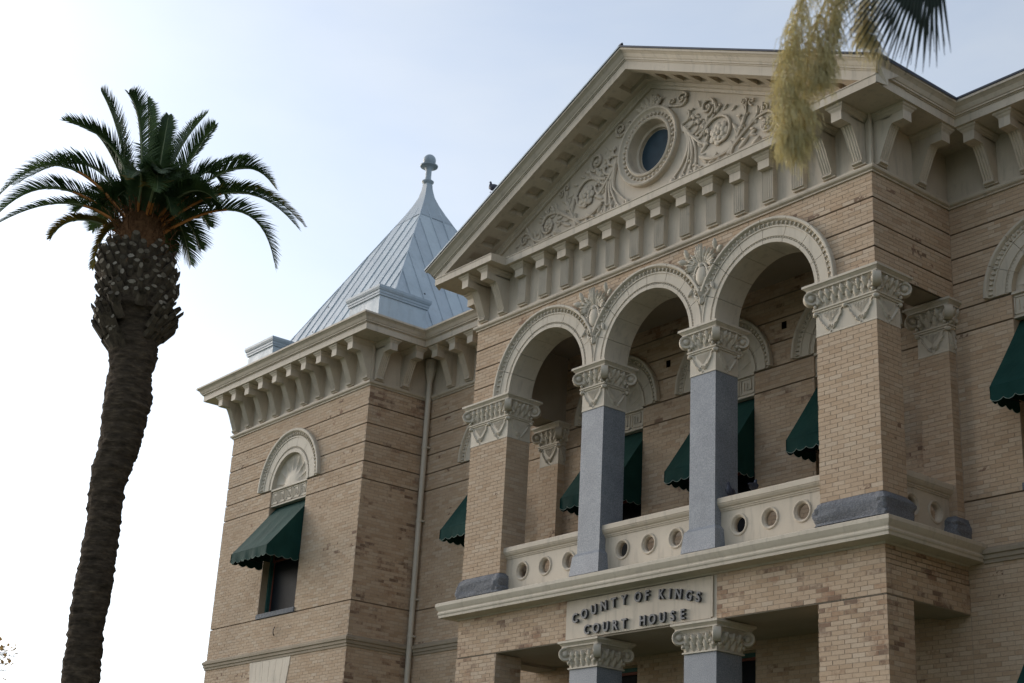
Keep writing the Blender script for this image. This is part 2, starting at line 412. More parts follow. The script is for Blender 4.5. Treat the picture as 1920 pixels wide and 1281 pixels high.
brick_part('porch_back_wall', [dict(P=PF(YW), a0=-XR, a1=XR, z0=BASE, z1=ZTOP, holes=wall_holes+[('r', 1.46, 1.58, 12.08, 12.2), ('r', -1.58, -1.46, 12.08, 12.2)], grooves=GR, c0=False, c1=False)], brick_mat('porch_brick', .03))
brick_part('main_wall', [dict(P=PF(YW), a0=XR, a1=9.805, z0=BASE, z1=ZTOP, holes=wall_holes, grooves=GR, c0=False, c1=False)])
# mirrored right pavilion (stands just out of the picture)
brick_part('pavilion_side_wall', [dict(P=PL(9.805), a0=YT, a1=YW, z0=BASE, z1=ZTOP, grooves=GR, L=.5)])
brick_part('pavilion_front_wall', [dict(P=PF(YT), a0=9.805, a1=16.339, z0=BASE, z1=ZTOP, holes=[('r', 13.12-THW, 13.12+THW, 8.25, 11.40), ('c', 13.12, 11.40, TR-.09)], grooves=GR, L=.5)])
# ceiling / floors of the porch
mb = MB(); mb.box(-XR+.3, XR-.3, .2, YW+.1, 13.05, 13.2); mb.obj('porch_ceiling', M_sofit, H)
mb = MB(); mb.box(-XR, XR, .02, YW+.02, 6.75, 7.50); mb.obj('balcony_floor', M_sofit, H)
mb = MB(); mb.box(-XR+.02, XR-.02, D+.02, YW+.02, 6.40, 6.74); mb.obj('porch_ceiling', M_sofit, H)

# portico brick: spandrel wall over arches + sides
RI, RO = 1.13, 1.58
ACX = (-2.872, 0.0, 2.872)
ah = [('c', x, ZCT, RO-.08) for x in ACX]
ah2 = [('c', x, ZCT, RI+.03) for x in ACX]
sgr = [12.80, 12.365, 11.93]
brick_part('arcade_wall', [
    dict(P=PF(0), a0=-XR, a1=XR, z0=ZCT, z1=ZTOP, holes=ah, grooves=sgr),
    dict(P=PR(XR), a0=0, a1=YW, z0=ZCT, z1=ZTOP, grooves=sgr, c1=False),
    dict(P=PL(-XR), a0=0, a1=YW, z0=ZCT, z1=ZTOP, grooves=sgr, c1=False)])
mb = MB()
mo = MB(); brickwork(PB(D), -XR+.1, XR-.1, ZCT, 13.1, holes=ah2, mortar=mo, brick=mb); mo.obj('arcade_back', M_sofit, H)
mb = MB()
for s in (-1, 1):
    x0, x1 = sorted((s*(XR-.05), s*(XR-D)))
    mb.box(x0, x1, D+.02, YW, ZCT+.002, 13.1)
    x0, x1 = sorted((s*(XR-.045), s*(XR-.70)))
    mb.box(x0, x1, .045, D-.01, ZCT+.002, ZCT+.5)
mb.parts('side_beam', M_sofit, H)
# piers
def pier(x0, x1, y0, y1, z0, z1, m=M_brick, name='pier', faces='frlb', single=False, par=None):
    mo, br = MB(), MB()
    fs = {'f': dict(P=PF(y0), a0=x0, a1=x1), 'r': dict(P=PR(x1), a0=y0, a1=y1), 'l': dict(P=PL(x0), a0=y0, a1=y1), 'b': dict(P=PB(y1), a0=x0, a1=x1)}
    sg = [] if single else None
    for k in faces:
        brickwork(z0=z0, z1=z1, mortar=mo, brick=br, single=sg if (k == 'f' and single) else None, **fs[k])
    w_ = mo.obj(name, M_mortar, H)
    br.obj('brick', m, w_, kind='stuff')
    return w_, sg
pier(-XR, -XR+WP, 0, D, ZPL, ZCB)
pw, sg = pier(XR-WP, XR, 0, D, ZPL, ZCB, single=True)
bcache = {}
def single_bricks(sg, y0, par, m):
    for (x0, x1, z0, z1, dd) in sg:
        wq, hq = round((x1-x0)/.006)*.006, round((z1-z0)/.002)*.002
        key = (wq, hq, m.name)
        if key not in bcache:
            b_ = MB(); i = b_.vt((0, .001, 0), (wq, .001, 0), (wq, .001, hq), (0, .001, hq), (.0015, -.007, .0015), (wq-.0015, -.007, .0015), (wq-.0015, -.007, hq-.0015), (.0015, -.007, hq-.0015))
            for f in ((4, 5, 6, 7), (0, 1, 5, 4), (1, 2, 6, 5), (2, 3, 7, 6), (3, 0, 4, 7)): b_.f.append(tuple(i[t] for t in f))
            bcache[key] = b_.mesh('brick', m)
        o = bpy.data.objects.new('brick', bcache[key]); COL.objects.link(o); o.parent = par
        o.location = ((x0+x1-wq)/2, y0+.007-dd, z0)
single_bricks(sg, 0, pw, M_brick)
# lower piers + fascia
pier(-XR-.02, -XR+WP+.03, 0, .62, BASE, 6.33, M_brick2)
lw, sg2 = pier(XR-WP-.08, XR, 0, .62, BASE, 6.33, M_brick2, single=True)
sg2.sort(key=lambda q: -q[2])
single_bricks(sg2[:85], 0, lw, M_brick2)
mb = MB()
for (x0, x1, z0, z1, dd) in sg2[85:]: mb.fbox(PF(0), x0, x1, -.001, dd, z0, z1)
mb.obj('brick', M_brick2, lw, kind='stuff')
ZFB, ZFT = 6.352, 7.10
brick_part('fascia_wall', [
    dict(P=PF(0), a0=1.80, a1=XR, z0=ZFB, z1=ZFT, c0=False),
    dict(P=PR(XR), a0=0, a1=YW, z0=ZFB, z1=ZFT, c1=False)], M_brick2)
brick_part('fascia_wall', [
    dict(P=PF(0), a0=-XR-.01, a1=-1.93, z0=ZFB, z1=ZFT, c1=False),
    dict(P=PL(-XR-.01), a0=0, a1=YW, z0=ZFB, z1=ZFT, c1=False)], M_brick2)
mb = MB(); mb.box(-XR, XR-.01, .012, .60, ZFB-.012, ZFT); mb.box(XR-.6, XR-.01, .62, YW, ZFB-.012, ZFT); mb.box(-XR, -XR+.6, .62, YW, ZFB-.012, ZFT)
mb.parts('lintel_beam', M_sofit, H)
# wall pilasters behind piers
for s in (-1, 1):
    x0, x1 = sorted((s*4.60, s*5.19))
    pier(x0, x1, 1.86, YW-.002, ZLED, ZCB, name='wall_pilaster', faces='frl')

# granite plinth under piers
def plinth(x0, x1, y0, y1, z0, z1, bul=.10):
    mb = MB(); rows = []
    nu, nz = 60, 9
    per = []
    cx_, cy_ = (x0+x1)/2, (y0+y1)/2; hx, hy = (x1-x0)/2, (y1-y0)/2
    for k in range(nu):
        a = 2*PI*k/nu; c, s_ = math.cos(a), math.sin(a)
        e = .16
        per.append((hx*math.copysign(abs(c)**e, c), hy*math.copysign(abs(s_)**e, s_)))
    for j in range(nz+1):
        t_ = j/nz; z = z0+(z1-z0)*t_; row = []
        b_ = bul*(1-max(0, (t_-.62)/.38)**2*1.0) if t_ > .62 else bul
        for x, y in per:
            q = Vector((x*3.1+cx_, y*3.1, z*4)); nn = noise.fractal(q*1.4, .7, 2.1, 4)*.05 if 0 < t_ < .95 else 0
            l = Vector((x, y)).length; ux, uy = x/hx, y/hy
            row.append((cx_+x+ux*(b_+nn), cy_+y+uy*(b_+nn), z))
        rows.append(row)
    i = mb.grid(rows, cv=True); mb.f.append(tuple(i[-1]))
    mb.obj('granite_plinth', M_granr, H, smooth=25)
plinth(XR-WP, XR, 0, D, ZLED-.02, ZPL+.004)
plinth(-XR, -XR+WP, 0, D, ZLED-.02, ZPL+.004)
plinth(4.62, 5.19, 1.80, YW+.05, ZLED-.02, ZPL-.03)
plinth(-5.19, -4.62, 1.80, YW+.05, ZLED-.02, ZPL-.03)

# ------------------------------------------------------------------ ledge / cornices / strings
E_ = .362
mb = MB()
portico = [(-XR, YW), (-XR, 0), (XR, 0), (XR, YW)]
sweep(mb, portico, [(0, 7.085), (.03, 7.085), (.05, 7.11), (.30, 7.125), (.305, 7.17), (.32, 7.19), (.325, 7.215), (.31, 7.235), (.31, 7.25), (.33, 7.28), (.355, 7.33), (.362, 7.345), (.362, 7.40), (.34, 7.415), (0, 7.53), (-.3, 7.53)])
mb.obj('balcony_ledge', M_trimw, H)
arch_p = [(0, ZTOP), (.035, ZTOP), (.035, 13.262), (.05, 13.268), (.075, 13.285), (.085, 13.31), (.085, 13.335), (.02, 13.36), (.02, 13.40), (0, 13.40), (-.1, 13.40)]
full = [(XTL, 9.5), (XTL, YT), (XTR, YT), (XTR, YW), (-XR, YW), (-XR, 0), (XR, 0), (XR, YW), (9.805, YW), (9.805, YT), (16.339, YT), (16.339, 9.5)]
mb = MB(); sweep(mb, full, arch_p); mb.obj('architrave', M_trim, H)
mb = MB(); sweep(mb, full, [(-.02, 13.39), (-.02, ZS+.05)]); mb.obj('frieze', M_trim, H)
CO = [(-.05, ZS), (.698, ZS), (.698, 14.452), (.715, 14.452), (.715, 14.468), (.745, 14.472), (.745, 14.50), (.760, 14.505), (.775, 14.53), (.80, 14.575), (.845, 14.615), (.87, 14.63), (.87, 14.675), (.82, 14.69), (-.05, 14.76)]
left = [(XTL, 9.5), (XTL, YT), (XTR, YT), (XTR, YW), (-XR, YW), (-XR, .0205)]
right = [(XR, .0205), (XR, YW), (9.805, YW), (9.805, YT), (16.339, YT), (16.339, 9.5)]
mb = MB(); sweep(mb, left, CO); mb.obj('cornice', M_trim, H)
mb = MB(); sweep(mb, right, CO); mb.obj('cornice', M_trim, H)
# dark drip edge on the right eave, as in the photo
mb = MB(); sweep(mb, [(XR, -.75), (XR, YW), (9.805, YW)], [(.82, 14.691), (.885, 14.680), (.885, 14.715), (.80, 14.735)]); mb.obj('roof_edge', M_roofd, H)
# front: returns and shallow middle cornice (fascia only, top slopes back)
OQ, OP, O2 = .7256, .698, .353
ft = [(ZS), 14.455]
def hcorn(x0, x1, dpt, name):
    mb = MB(); P = PF(0)
    prof = [(-.02, ZS), (dpt, ZS), (dpt, 14.440), (dpt+.012, 14.444), (dpt+.012, 14.462), (-.02, 14.50)]
    rows = [[P(x0, d, z), P(x1, d, z)] for d, z in prof]
    i = mb.grid(rows); mb.f.append(tuple(r[0] for r in i)); mb.f.append(tuple(reversed([r[1] for r in i])))
    mb.obj(name, M_trim, H)
hcorn(-XR-OP, -3.945, OQ, 'cornice_return'); hcorn(3.99, XR+OP, OQ, 'cornice_return'); hcorn(-3.944, 3.989, O2, 'cornice')
STR = [(0, 7.095), (.03, 7.10), (.03, 7.15), (.055, 7.165), (.055, 7.225), (.085, 7.24), (.085, 7.30), (.03, 7.335), (.03, 7.35), (0, 7.36)]
mb = MB(); sweep(mb, [(XTL, 9.5), (XTL, YT), (XTR, YT), (XTR, YW), (-XR-.30, YW)], STR); mb.obj('string_course', M_band, H)
mb = MB(); sweep(mb, [(XR+.3, YW), (9.805, YW), (9.805, YT), (16.339, YT)], STR); mb.obj('string_course', M_band, H)

# ------------------------------------------------------------------ raking pediment
ZA = 17.12; SL = (17.12-ZS-.02)/(XR+OP)     # slope
ang = math.atan(SL); cn, sn = math.cos(ang), math.sin(ang)
def rake(mb, prof, s, xe, mitre=False):
    """prof (y, n): n = height normal to slope; from apex to xe"""
    rows = []
    for y, nrm in prof:
        dz = nrm/cn; xq = XR-y-.02 if mitre and y < -.6 else xe
        rows.append([(0, y, ZA+dz), (s*xq, y, ZA+dz-SL*xq)])
    i = mb.grid(rows)
    mb.f.append(tuple(r[1] for r in i))
for s in (-1, 1):
    mb = MB()
    rake(mb, [(-.53, .11), (-.54, 0), (-.726, 0), (-.726, .165), (-.742, .165), (-.742, .185), (-.765, .19), (-.765, .215), (-.785, .235), (-.82, .29), (-.865, .325), (-.89, .335), (-.89, .375), (-.80, .40), (0, .40)], s, XR+OP+.10, True)
    mb.obj('raking_cornice', M_trim, H, recalc=True)
    mb = MB()
    rake(mb, [(-.62, .10), (.0, .10)], s, XR+.3)
    rake(mb, [(-.20, .10), (-.20, 0), (-.10, -.005), (-.10, -.06), (-.06, -.08), (-.05, -.13), (0.02, -.135)], s, XR+.2)
    mb.obj('rake_soffit', M_trim, H)
    mb = MB(); rake(mb, [(-.91, .376), (-.91, .41), (-.5, .43), (YW+4, .43)], s, XR+OP+.20, True); mb.obj('gable_roof', M_roofd if s > 0 else M_tind, H)
    for k in range(12):
        xc = .02+.235+.47*k; x0, x1 = xc+.13, xc+.34
        if k == 0:
            pass
        if x1 > 5.5: continue
        b_ = MB(); pts = []
        for y in (-.545, -.195):
            for (x, nn) in ((x0, .0), (x1, .0), (x1, .105), (x0, .105)):
                pts.append((s*x, y, ZA+nn/cn-SL*x+.002))
        i = b_.vt(*pts)
        for f in ((0, 1, 2, 3), (7, 6, 5, 4), (0, 4, 5, 1), (1, 5, 6, 2), (2, 6, 7, 3), (3, 7, 4, 0)): b_.f.append(tuple(i[q] for q in f))
        b_.obj('soffit_block', M_trim, H)
UP = [(.55, 14.445)]+[q for q in CO if q[1] >= 14.46 and q[0] > .6]+[(.55, 14.70)]
for s_ in (-1, 1):
    mb = MB(); ii = mb.grid([[(s_*(XR+d), -d if z > 14.47 or d < .69 else -.725, z), (s_*(XR+d), .02, z)] for d, z in UP])
    mb.obj('cornice', M_trim, H)
# tympanum
mb = MB()
no_ = 48; OCX, OCZ, OCR = -.02, 15.69, .62
pts_o = []; 
for k in range(no_):
    a = 2*PI*k/no_; dx, dz = math.cos(a), math.sin(a)
    # distance to triangle border
    ts = []
    if dz < 0: ts.append((14.40-OCZ)/dz)
    zl = lambda x: ZA+.03/cn-SL*abs(x)
    for s in (-1, 1):
        den = dz+s*SL*dx
        if den > 1e-6: ts.append((ZA+.03-s*SL*OCX-OCZ)/den)
    pts_o.append((min(ts), dx, dz))
i0 = [(OCX+OCR*dx, 0, OCZ+OCR*dz) for _, dx, dz in pts_o]; i1 = [(OCX+t_*dx, 0, OCZ+t_*dz) for t_, dx, dz in pts_o]
mb.grid([i0, i1], cv=True)
mb.box(-6, -5.0, .001, .01, 14.4, 14.45)
mb.obj('tympanum', M_trim, H)
# extra fill for the triangle corners (rays above do not reach them exactly)
mb = MB(); mb.poly([(-5.6, .004, 14.40), (-2.2, .004, 14.40), (-2.2, .004, ZA-SL*2.2+.03), (-5.6, .004, ZA-SL*5.6+.03)]); mb.poly([(5.6, .004, 14.40), (2.2, .004, 14.40), (2.2, .004, ZA-SL*2.2+.03), (5.6, .004, ZA-SL*5.6+.03)])
mb.parts('tympanum_panel', M_trim, H)
# oculus
def ring_sweep(mb, xc, zc, prof, y0, a0=0, a1=2*PI, n=56, clip=None):
    full_ = abs(a1-a0-2*PI) < 1e-6
    rows = []
    for k in range(n if full_ else n+1):
        a = a0+(a1-a0)*k/n; row = []
        for r, d in prof:
            x = xc+r*math.cos(a)
            if clip and not (clip[0] <= x <= clip[1]): x = min(max(x, clip[0]), clip[1]); d = min(d, .03)
            row.append((x, y0-d, zc+r*math.sin(a)))
        rows.append(row)
    i = mb.grid(rows, cu=full_)
    return i
mb = MB(); ring_sweep(mb, OCX, OCZ, [(.42, -.22), (.47, -.21), (.47, -.14), (.53, -.13), (.56, .07), (.59, .09), (.62, .075), (.63, .04), (.70, .045), (.75, .08), (.77, .11), (.80, .12), (.825, .10), (.83, 0)], 0)
oc = mb.obj('oculus_frame', M_trim, H, smooth=35)
mb = MB()
for k in range(38):
    a = 2*PI*k/38; mb.ball((OCX+.675*math.cos(a), .055, OCZ+.675*math.sin(a)), .034, 8, 6, P=PF(0))
ring_ = mb
mb.obj('egg_moulding', M_trim, oc, smooth=True, kind='stuff')
mb = MB(); mb.poly([(OCX+.44*math.cos(2*PI*k/40), .2, OCZ+.44*math.sin(2*PI*k/40)) for k in range(40)]); mb.obj('pane', M_oculus, oc)

# ------------------------------------------------------------------ relief helpers
def leaf(mb, P, a, z, w_, h, ang_=0, d0=.02, dt=.06, lob=5, nn=9):
    ca, sa = math.cos(ang_), math.sin(ang_); rows = []
    for i in range(nn+1):
        t_ = i/nn; hw = w_/2*math.sin(PI*min(1, .12+t_*.88))**.7*(1+.22*math.sin(lob*2*PI*t_))
        if i == nn: hw = w_*.03
        row = []
        for s in (-1, -.55, 0, .55, 1):
            x = s*hw; y = h*t_; d = d0+dt*math.sin(t_*PI*.62)+.022*(1-abs(s))-(.03 if abs(s) == 1 else 0)
            row.append(P(a+x*ca+y*sa, d, z-x*sa+y*ca))
        rows.append(row)
    mb.grid(rows)
def curve(mb, P, pts, r0, r1, d=.03, n=16, seg=6):
    """Catmull-Rom tube through (a,z) points"""
    q = [pts[0]]+list(pts)+[pts[-1]]; out = []
    m = len(pts)-1
    for k in range(n+1):
        t_ = k/n*m; i = min(int(t_), m-1); f = t_-i; p0, p1, p2, p3 = q[i], q[i+1], q[i+2], q[i+3]
        out.append(tuple(.5*(2*p1[c]+(p2[c]-p0[c])*f+(2*p0[c]-5*p1[c]+4*p2[c]-p3[c])*f*f+(3*p1[c]-p0[c]-3*p2[c]+p3[c])*f**3) for c in (0, 1)))
    mb.tube([P(x, d+.012*math.sin(k*.9), z) for k, (x, z) in enumerate(out)], [r0+(r1-r0)*k/n for k in range(n+1)], seg)
def spiral(mb, P, a, z, r, turns=1.6, start=0, dr=1, th=.03, d=.04, boss=True):
    pts, rr = [], []
    n = int(18*turns)
    for k in range(n+1):
        t_ = k/n; q = start+dr*2*PI*turns*t_; rad = r*(1-.78*t_)
        pts.append(P(a+rad*math.cos(q), d+.02*t_, z+rad*math.sin(q))); rr.append(th*(1-.45*t_))
    mb.tube(pts, rr, 6)
    if boss: mb.ball((a, d+.015, z), (r*.24, r*.24, r*.24), 8, 6, P=P)
def rosette(mb, P, a, z, r, n=7, d=.05):
    for k in range(n):
        q = 2*PI*k/n
        mb.ball((a+r*.62*math.cos(q), d, z+r*.62*math.sin(q)), (r*.30, .035, r*.30), 8, 6, P=P)
        q += PI/n
        mb.ball((a+r*.40*math.cos(q), d+.03, z+r*.40*math.sin(q)), (r*.22, .035, r*.22), 8, 6, P=P)
    mb.ball((a, d+.05, z), (r*.2, .04, r*.2), 8, 6, P=P)
P0 = lambda a, d, z: (a, -d*.62, z)
for s in (-1, 1):
    C_ = lambda q: [(s*x, z) for x, z in q]
    mb = MB()
    # big spiral with rosette
    spiral(mb, P0, s*1.83, 15.26, .43, .95, start=(PI if s > 0 else 0)-s*.4, dr=-s, th=.035, boss=False)
    mb2 = MB(); rosette(mb2, P0, s*1.83, 15.26, .27)
    # stems plume beside the oculus
    for k, (p1, p2, th) in enumerate([((1.02, 15.2), (.62, 14.72), .03), ((1.08, 15.2), (.86, 14.70), .03), ((1.14, 15.25), (1.06, 14.70), .028), ((1.2, 15.3), (1.24, 14.74), .026)]):
        curve(mb, P0, C_([(.93, 15.75), p1, p2]), .045, .02, .03); mb.ball((s*p2[0], .05, p2[1]), (.055, .04, .055), 8, 6, P=P0)
        spiral(mb, P0, s*(p2[0]+.03), p2[1]+.02, .07, .9, start=-PI/2, dr=s, th=.02, boss=False)
    # rising lobed leaf from the oculus to the upper scroll
    for k in range(5):
        t_ = k/4; x = .93+.50*t_; z = 16.02-.60*t_
        curve(mb, P0, C_([(.92, 15.65+.02*k), (x-.05, z-.20), (x+.12, z-.12), (x+.13, z+.01)]), .035, .03, .035, 10)
        mb.ball((s*(x+.10), .05, z+.01), (.05, .045, .05), 8, 6, P=P0)
    spiral(mb, P0, s*1.54, 15.93, .20, 1.4, start=-PI/2, dr=s, th=.04)
    curve(mb, P0, C_([(1.25, 15.45), (1.5, 15.55), (1.72, 15.72), (1.74, 15.93)]), .04, .035)
    spiral(mb, P0, s*.86, 16.40, .15, 1.3, start=-PI/2, dr=s, th=.034)
    spiral(mb, P0, s*.60, 16.43, .09, 1.2, start=-PI/2, dr=-s, th=.026)
    curve(mb, P0, C_([(.45, 16.38), (.62, 16.33), (.85, 16.25), (.98, 16.30)]), .03, .03)
    # vine to second and third scroll
    curve(mb, P0, C_([(1.35, 14.95), (1.7, 14.80), (2.15, 14.86), (2.45, 15.05), (2.75, 15.22), (3.05, 15.24)]), .04, .03)
    spiral(mb, P0, s*2.98, 15.0, .25, 1.0, start=PI/2, dr=-s, th=.032, boss=False); rosette(mb2, P0, s*2.98, 15.0, .15, 6)
    curve(mb, P0, C_([(2.9, 14.75), (3.2, 14.73), (3.45, 14.82), (3.62, 15.0), (3.75, 15.06)]), .03, .024)
    spiral(mb, P0, s*3.76, 14.92, .13, 1.2, start=PI/2, dr=-s, th=.024)
    curve(mb, P0, C_([(3.4, 14.68), (3.5, 14.85), (3.48, 14.98)]), .02, .012)
    # upright plant
    curve(mb, P0, C_([(2.12, 14.72), (2.28, 15.05), (2.45, 15.3), (2.5, 15.6)]), .028, .02); curve(mb, P0, C_([(2.2, 14.9), (2.5, 15.1), (2.75, 15.3), (2.86, 15.42)]), .025, .016)
    spiral(mb, P0, s*2.44, 15.66, .10, 1.1, start=-PI/2, dr=s, th=.022); spiral(mb, P0, s*2.64, 15.60, .08, 1.1, start=-PI/2, dr=-s, th=.02)
    spiral(mb, P0, s*2.93, 15.33, .09, 1.1, start=PI/2, dr=-s, th=.02)
    mb.parts('scroll_relief', M_trim, H, smooth=50); mb2.parts('rosette_petal', M_trim, H, smooth=50)
    mb = MB()
    for (x, z, w_, h, an) in [(2.3, 15.1, .10, .26, -.5), (2.36, 15.2, .10, .24, .6), (2.6, 15.15, .09, .24, .9), (2.75, 15.25, .08, .2, .2), (2.0, 14.72, .10, .26, .9), (2.3, 14.78, .10, .3, 1.1), (1.5, 14.78, .1, .24, -.6), (1.62, 14.74, .09, .22, .9), (3.3, 14.80, .08, .2, -.6), (2.6, 14.72, .09, .25, 1.2), (3.1, 15.2, .08, .22, 1.1), (2.55, 14.95, .08, .2, 1.4), (1.35, 15.05, .10, .26, 1.0), (1.35, 15.25, .1, .25, 2.1), (4.0, 14.66, .07, .2, 1.2), (2.85, 15.25, .09, .22, .3), (1.5, 15.6, .1, .2, .2), (1.7, 15.72, .09, .2, 1.0)]:
        leaf(mb, P0, s*x, z, w_, h, s*an, .01, .05)
    pq = random.Random(31)
    for (x, z, R0, nn_) in ((1.83, 15.26, .46, 13), (2.98, 15.0, .28, 9), (1.54, 15.93, .24, 7), (3.76, 14.92, .15, 6)):
        for k in range(nn_):
            q = 2*PI*k/nn_+pq.uniform(-.1, .1); xx, zz = x+R0*math.cos(q), z+R0*math.sin(q)
            if zz < 14.56 or zz > ZA-SL*abs(xx)-.30: continue
            leaf(mb, P0, s*xx, zz, .075, .15, s*(PI/2-q+pq.uniform(.5, 1.0)), .005, .04, 3, 6)
    for (x0_, z0_, x1_, z1_, nn_) in ((1.0, 16.1, 1.5, 15.45, 8), (2.15, 14.86, 2.85, 15.22, 6), (3.1, 14.72, 3.7, 15.05, 5), (2.15, 14.8, 2.5, 15.5, 7), (.95, 15.0, 1.3, 14.7, 5), (4.0, 14.62, 4.5, 14.66, 5)):
        for k in range(nn_):
            f = (k+.5)/nn_; sd2 = 1 if k % 2 else -1; an = math.atan2(x1_-x0_, z1_-z0_)
            leaf(mb, P0, s*(x0_+(x1_-x0_)*f), z0_+(z1_-z0_)*f, .065, .15, s*(an+sd2*.8), .01, .04, 3, 6)
    mb.parts('leaf_relief', M_trim, H, smooth=60)
mb = MB()
for an in (-1.1, -.6, -.2, .2, .6, 1.1): leaf(mb, P0, OCX+.12*math.sin(an), 16.50, .12, .30, an, .03, .08)
rosette(mb, P0, OCX+.16, 16.66, .13, 6, .07); rosette(mb, P0, OCX-.2, 16.62, .11, 6, .06)
mb.parts('crest_relief', M_trim, H, smooth=60)

P0 = lambda a, d, z: (a, -d*.8, z)
# ------------------------------------------------------------------ arches
def archivolt(xc, zc, rin, rout, y0, depth, nvs, m=M_trimw, clip=None, eggs=44, beads=60, thick=1.0):
    k = (rout-rin)/.45; base = [(0, None), (0, .03), (.065, .03), (.07, .010), (.105, .010), (.11, .03), (.27, .03), (.275, .045), (.298, .045), (.305, .022), (.375, .040), (.39, .085), (.405, .10), (.44, .10), (.45, .085), (.45, -.045)]
    prof = [(rin+a*k, (-depth if d is None else d*thick)) for a, d in base]
    root = None
    gap = .0035
    for i in range(nvs):
        a0, a1 = PI*i/nvs+gap, PI*(i+1)/nvs-gap
        if i == 0: a0 = 0.0005
        if i == nvs-1: a1 = PI-.0005
        mb = MB(); ii = ring_sweep(mb, xc, zc, prof, y0, a0, a1, 8, clip)
        mb.f.append(tuple(ii[0])); mb.f.append(tuple(reversed(ii[-1])))
        o = mb.obj('voussoir', m, H, smooth=30)
        if i == nvs//2: root = o
    mb = MB()
    for q in range(eggs):
        a = PI*(q+.5)/eggs; r = rin+.345*k; x = xc+r*math.cos(a)
        if clip and not (clip[0]+.03 < x < clip[1]-.03): continue
        ca, sa = math.cos(a), math.sin(a)
        # egg elongated radially
        rows = []
        for u in range(6):
            th = PI*u/5; row = []
            for v in range(6):
                ph = 2*PI*v/6; rr = .036*k*math.cos(th); tt = .021*math.sin(th)*math.cos(ph)*min(k, 1.1); dd = .045*math.sin(th)*math.sin(ph)
                row.append((xc+(r+rr)*ca-tt*sa, y0-.035-dd, zc+(r+rr)*sa+tt*ca))
            rows.append(row)
        mb.grid(rows, cv=True)
    mb.obj('egg_moulding', m, root, smooth=True, kind='stuff')
    mb = MB()
    for q in range(beads):
        a = PI*(q+.5)/beads; r = rin+.0875*k; mb.ball((xc+r*math.cos(a), .018, zc+r*math.sin(a)), .0145, 6, 4, P=PF(y0))
    mb.obj('bead_moulding', m, root, smooth=True, kind='stuff')
MID = 1.436
archivolt(ACX[0], ZCT+.001, RI, RO, 0, D, 8, clip=(-9, -MID-.001))
archivolt(ACX[1], ZCT+.001, RI, RO, 0, D, 8, clip=(-MID+.001, MID-.001))
archivolt(ACX[2], ZCT+.001, RI, RO, 0, D, 8, clip=(MID+.001, 9))
# spandrel cartouches
for s in (-1, 1):
    xc = s*MID; mb = MB()
    mb.ball((xc, .06, 12.52), (.135, .075, .20), 16, 10, P=P0)
    ct = mb.obj('cartouche', M_trimw, H, smooth=60)
    mb = MB()
    pts = [P0(xc+.165*math.cos(2*PI*k/24), .07, 12.52+.235*math.sin(2*PI*k/24)) for k in range(25)]
    mb.tube(pts, .028, 6)
    for q in (-1, 1):
        curve(mb, P0, [(xc+q*.10, 12.32), (xc+q*.17, 12.2), (xc+q*.08, 12.08), (xc+q*.02, 11.98)], .035, .02, .05)
        spiral(mb, P0, xc+q*.215, 12.56, .075, 1.3, start=PI if q > 0 else 0, dr=-q, th=.026, d=.07)
        spiral(mb, P0, xc+q*.20, 12.80, .08, 1.3, start=-PI/2, dr=q, th=.028, d=.08)
        for k, (an, L_) in enumerate([(.30, .30), (.62, .30), (.95, .32), (1.25, .30), (1.55, .24), (1.9, .18)]):
            leaf(mb, P0, xc+q*(.04+.025*k), 12.76-.01*k, .085, L_, q*an, .05, .08, 4, 12)
            leaf(mb, P0, xc+q*(.04+.025*k)+math.sin(q*an)*L_*.45, 12.76+math.cos(an)*L_*.45, .05, .11, q*(an+.8), .09, .05, 3, 6)
        leaf(mb, P0, xc+q*.33, 12.93, .12, .2, q*.2, .06, .08); leaf(mb, P0, xc+q*.36, 12.88, .12, .2, q*1.3, .06, .08)
        leaf(mb, P0, xc+q*.22, 12.36, .08, .2, q*2.7, .04, .05)
    for an in (-.2, 0, .2): leaf(mb, P0, xc, 12.78, .08, .34, an, .07, .10, 4, 12)
    leaf(mb, P0, xc, 12.30, .12, .34, PI, .06, .03); mb.ball((xc, .07, 12.72), .06, 8, 6, P=P0)
    mb.parts('acanthus', M_trimw, ct, smooth=60)

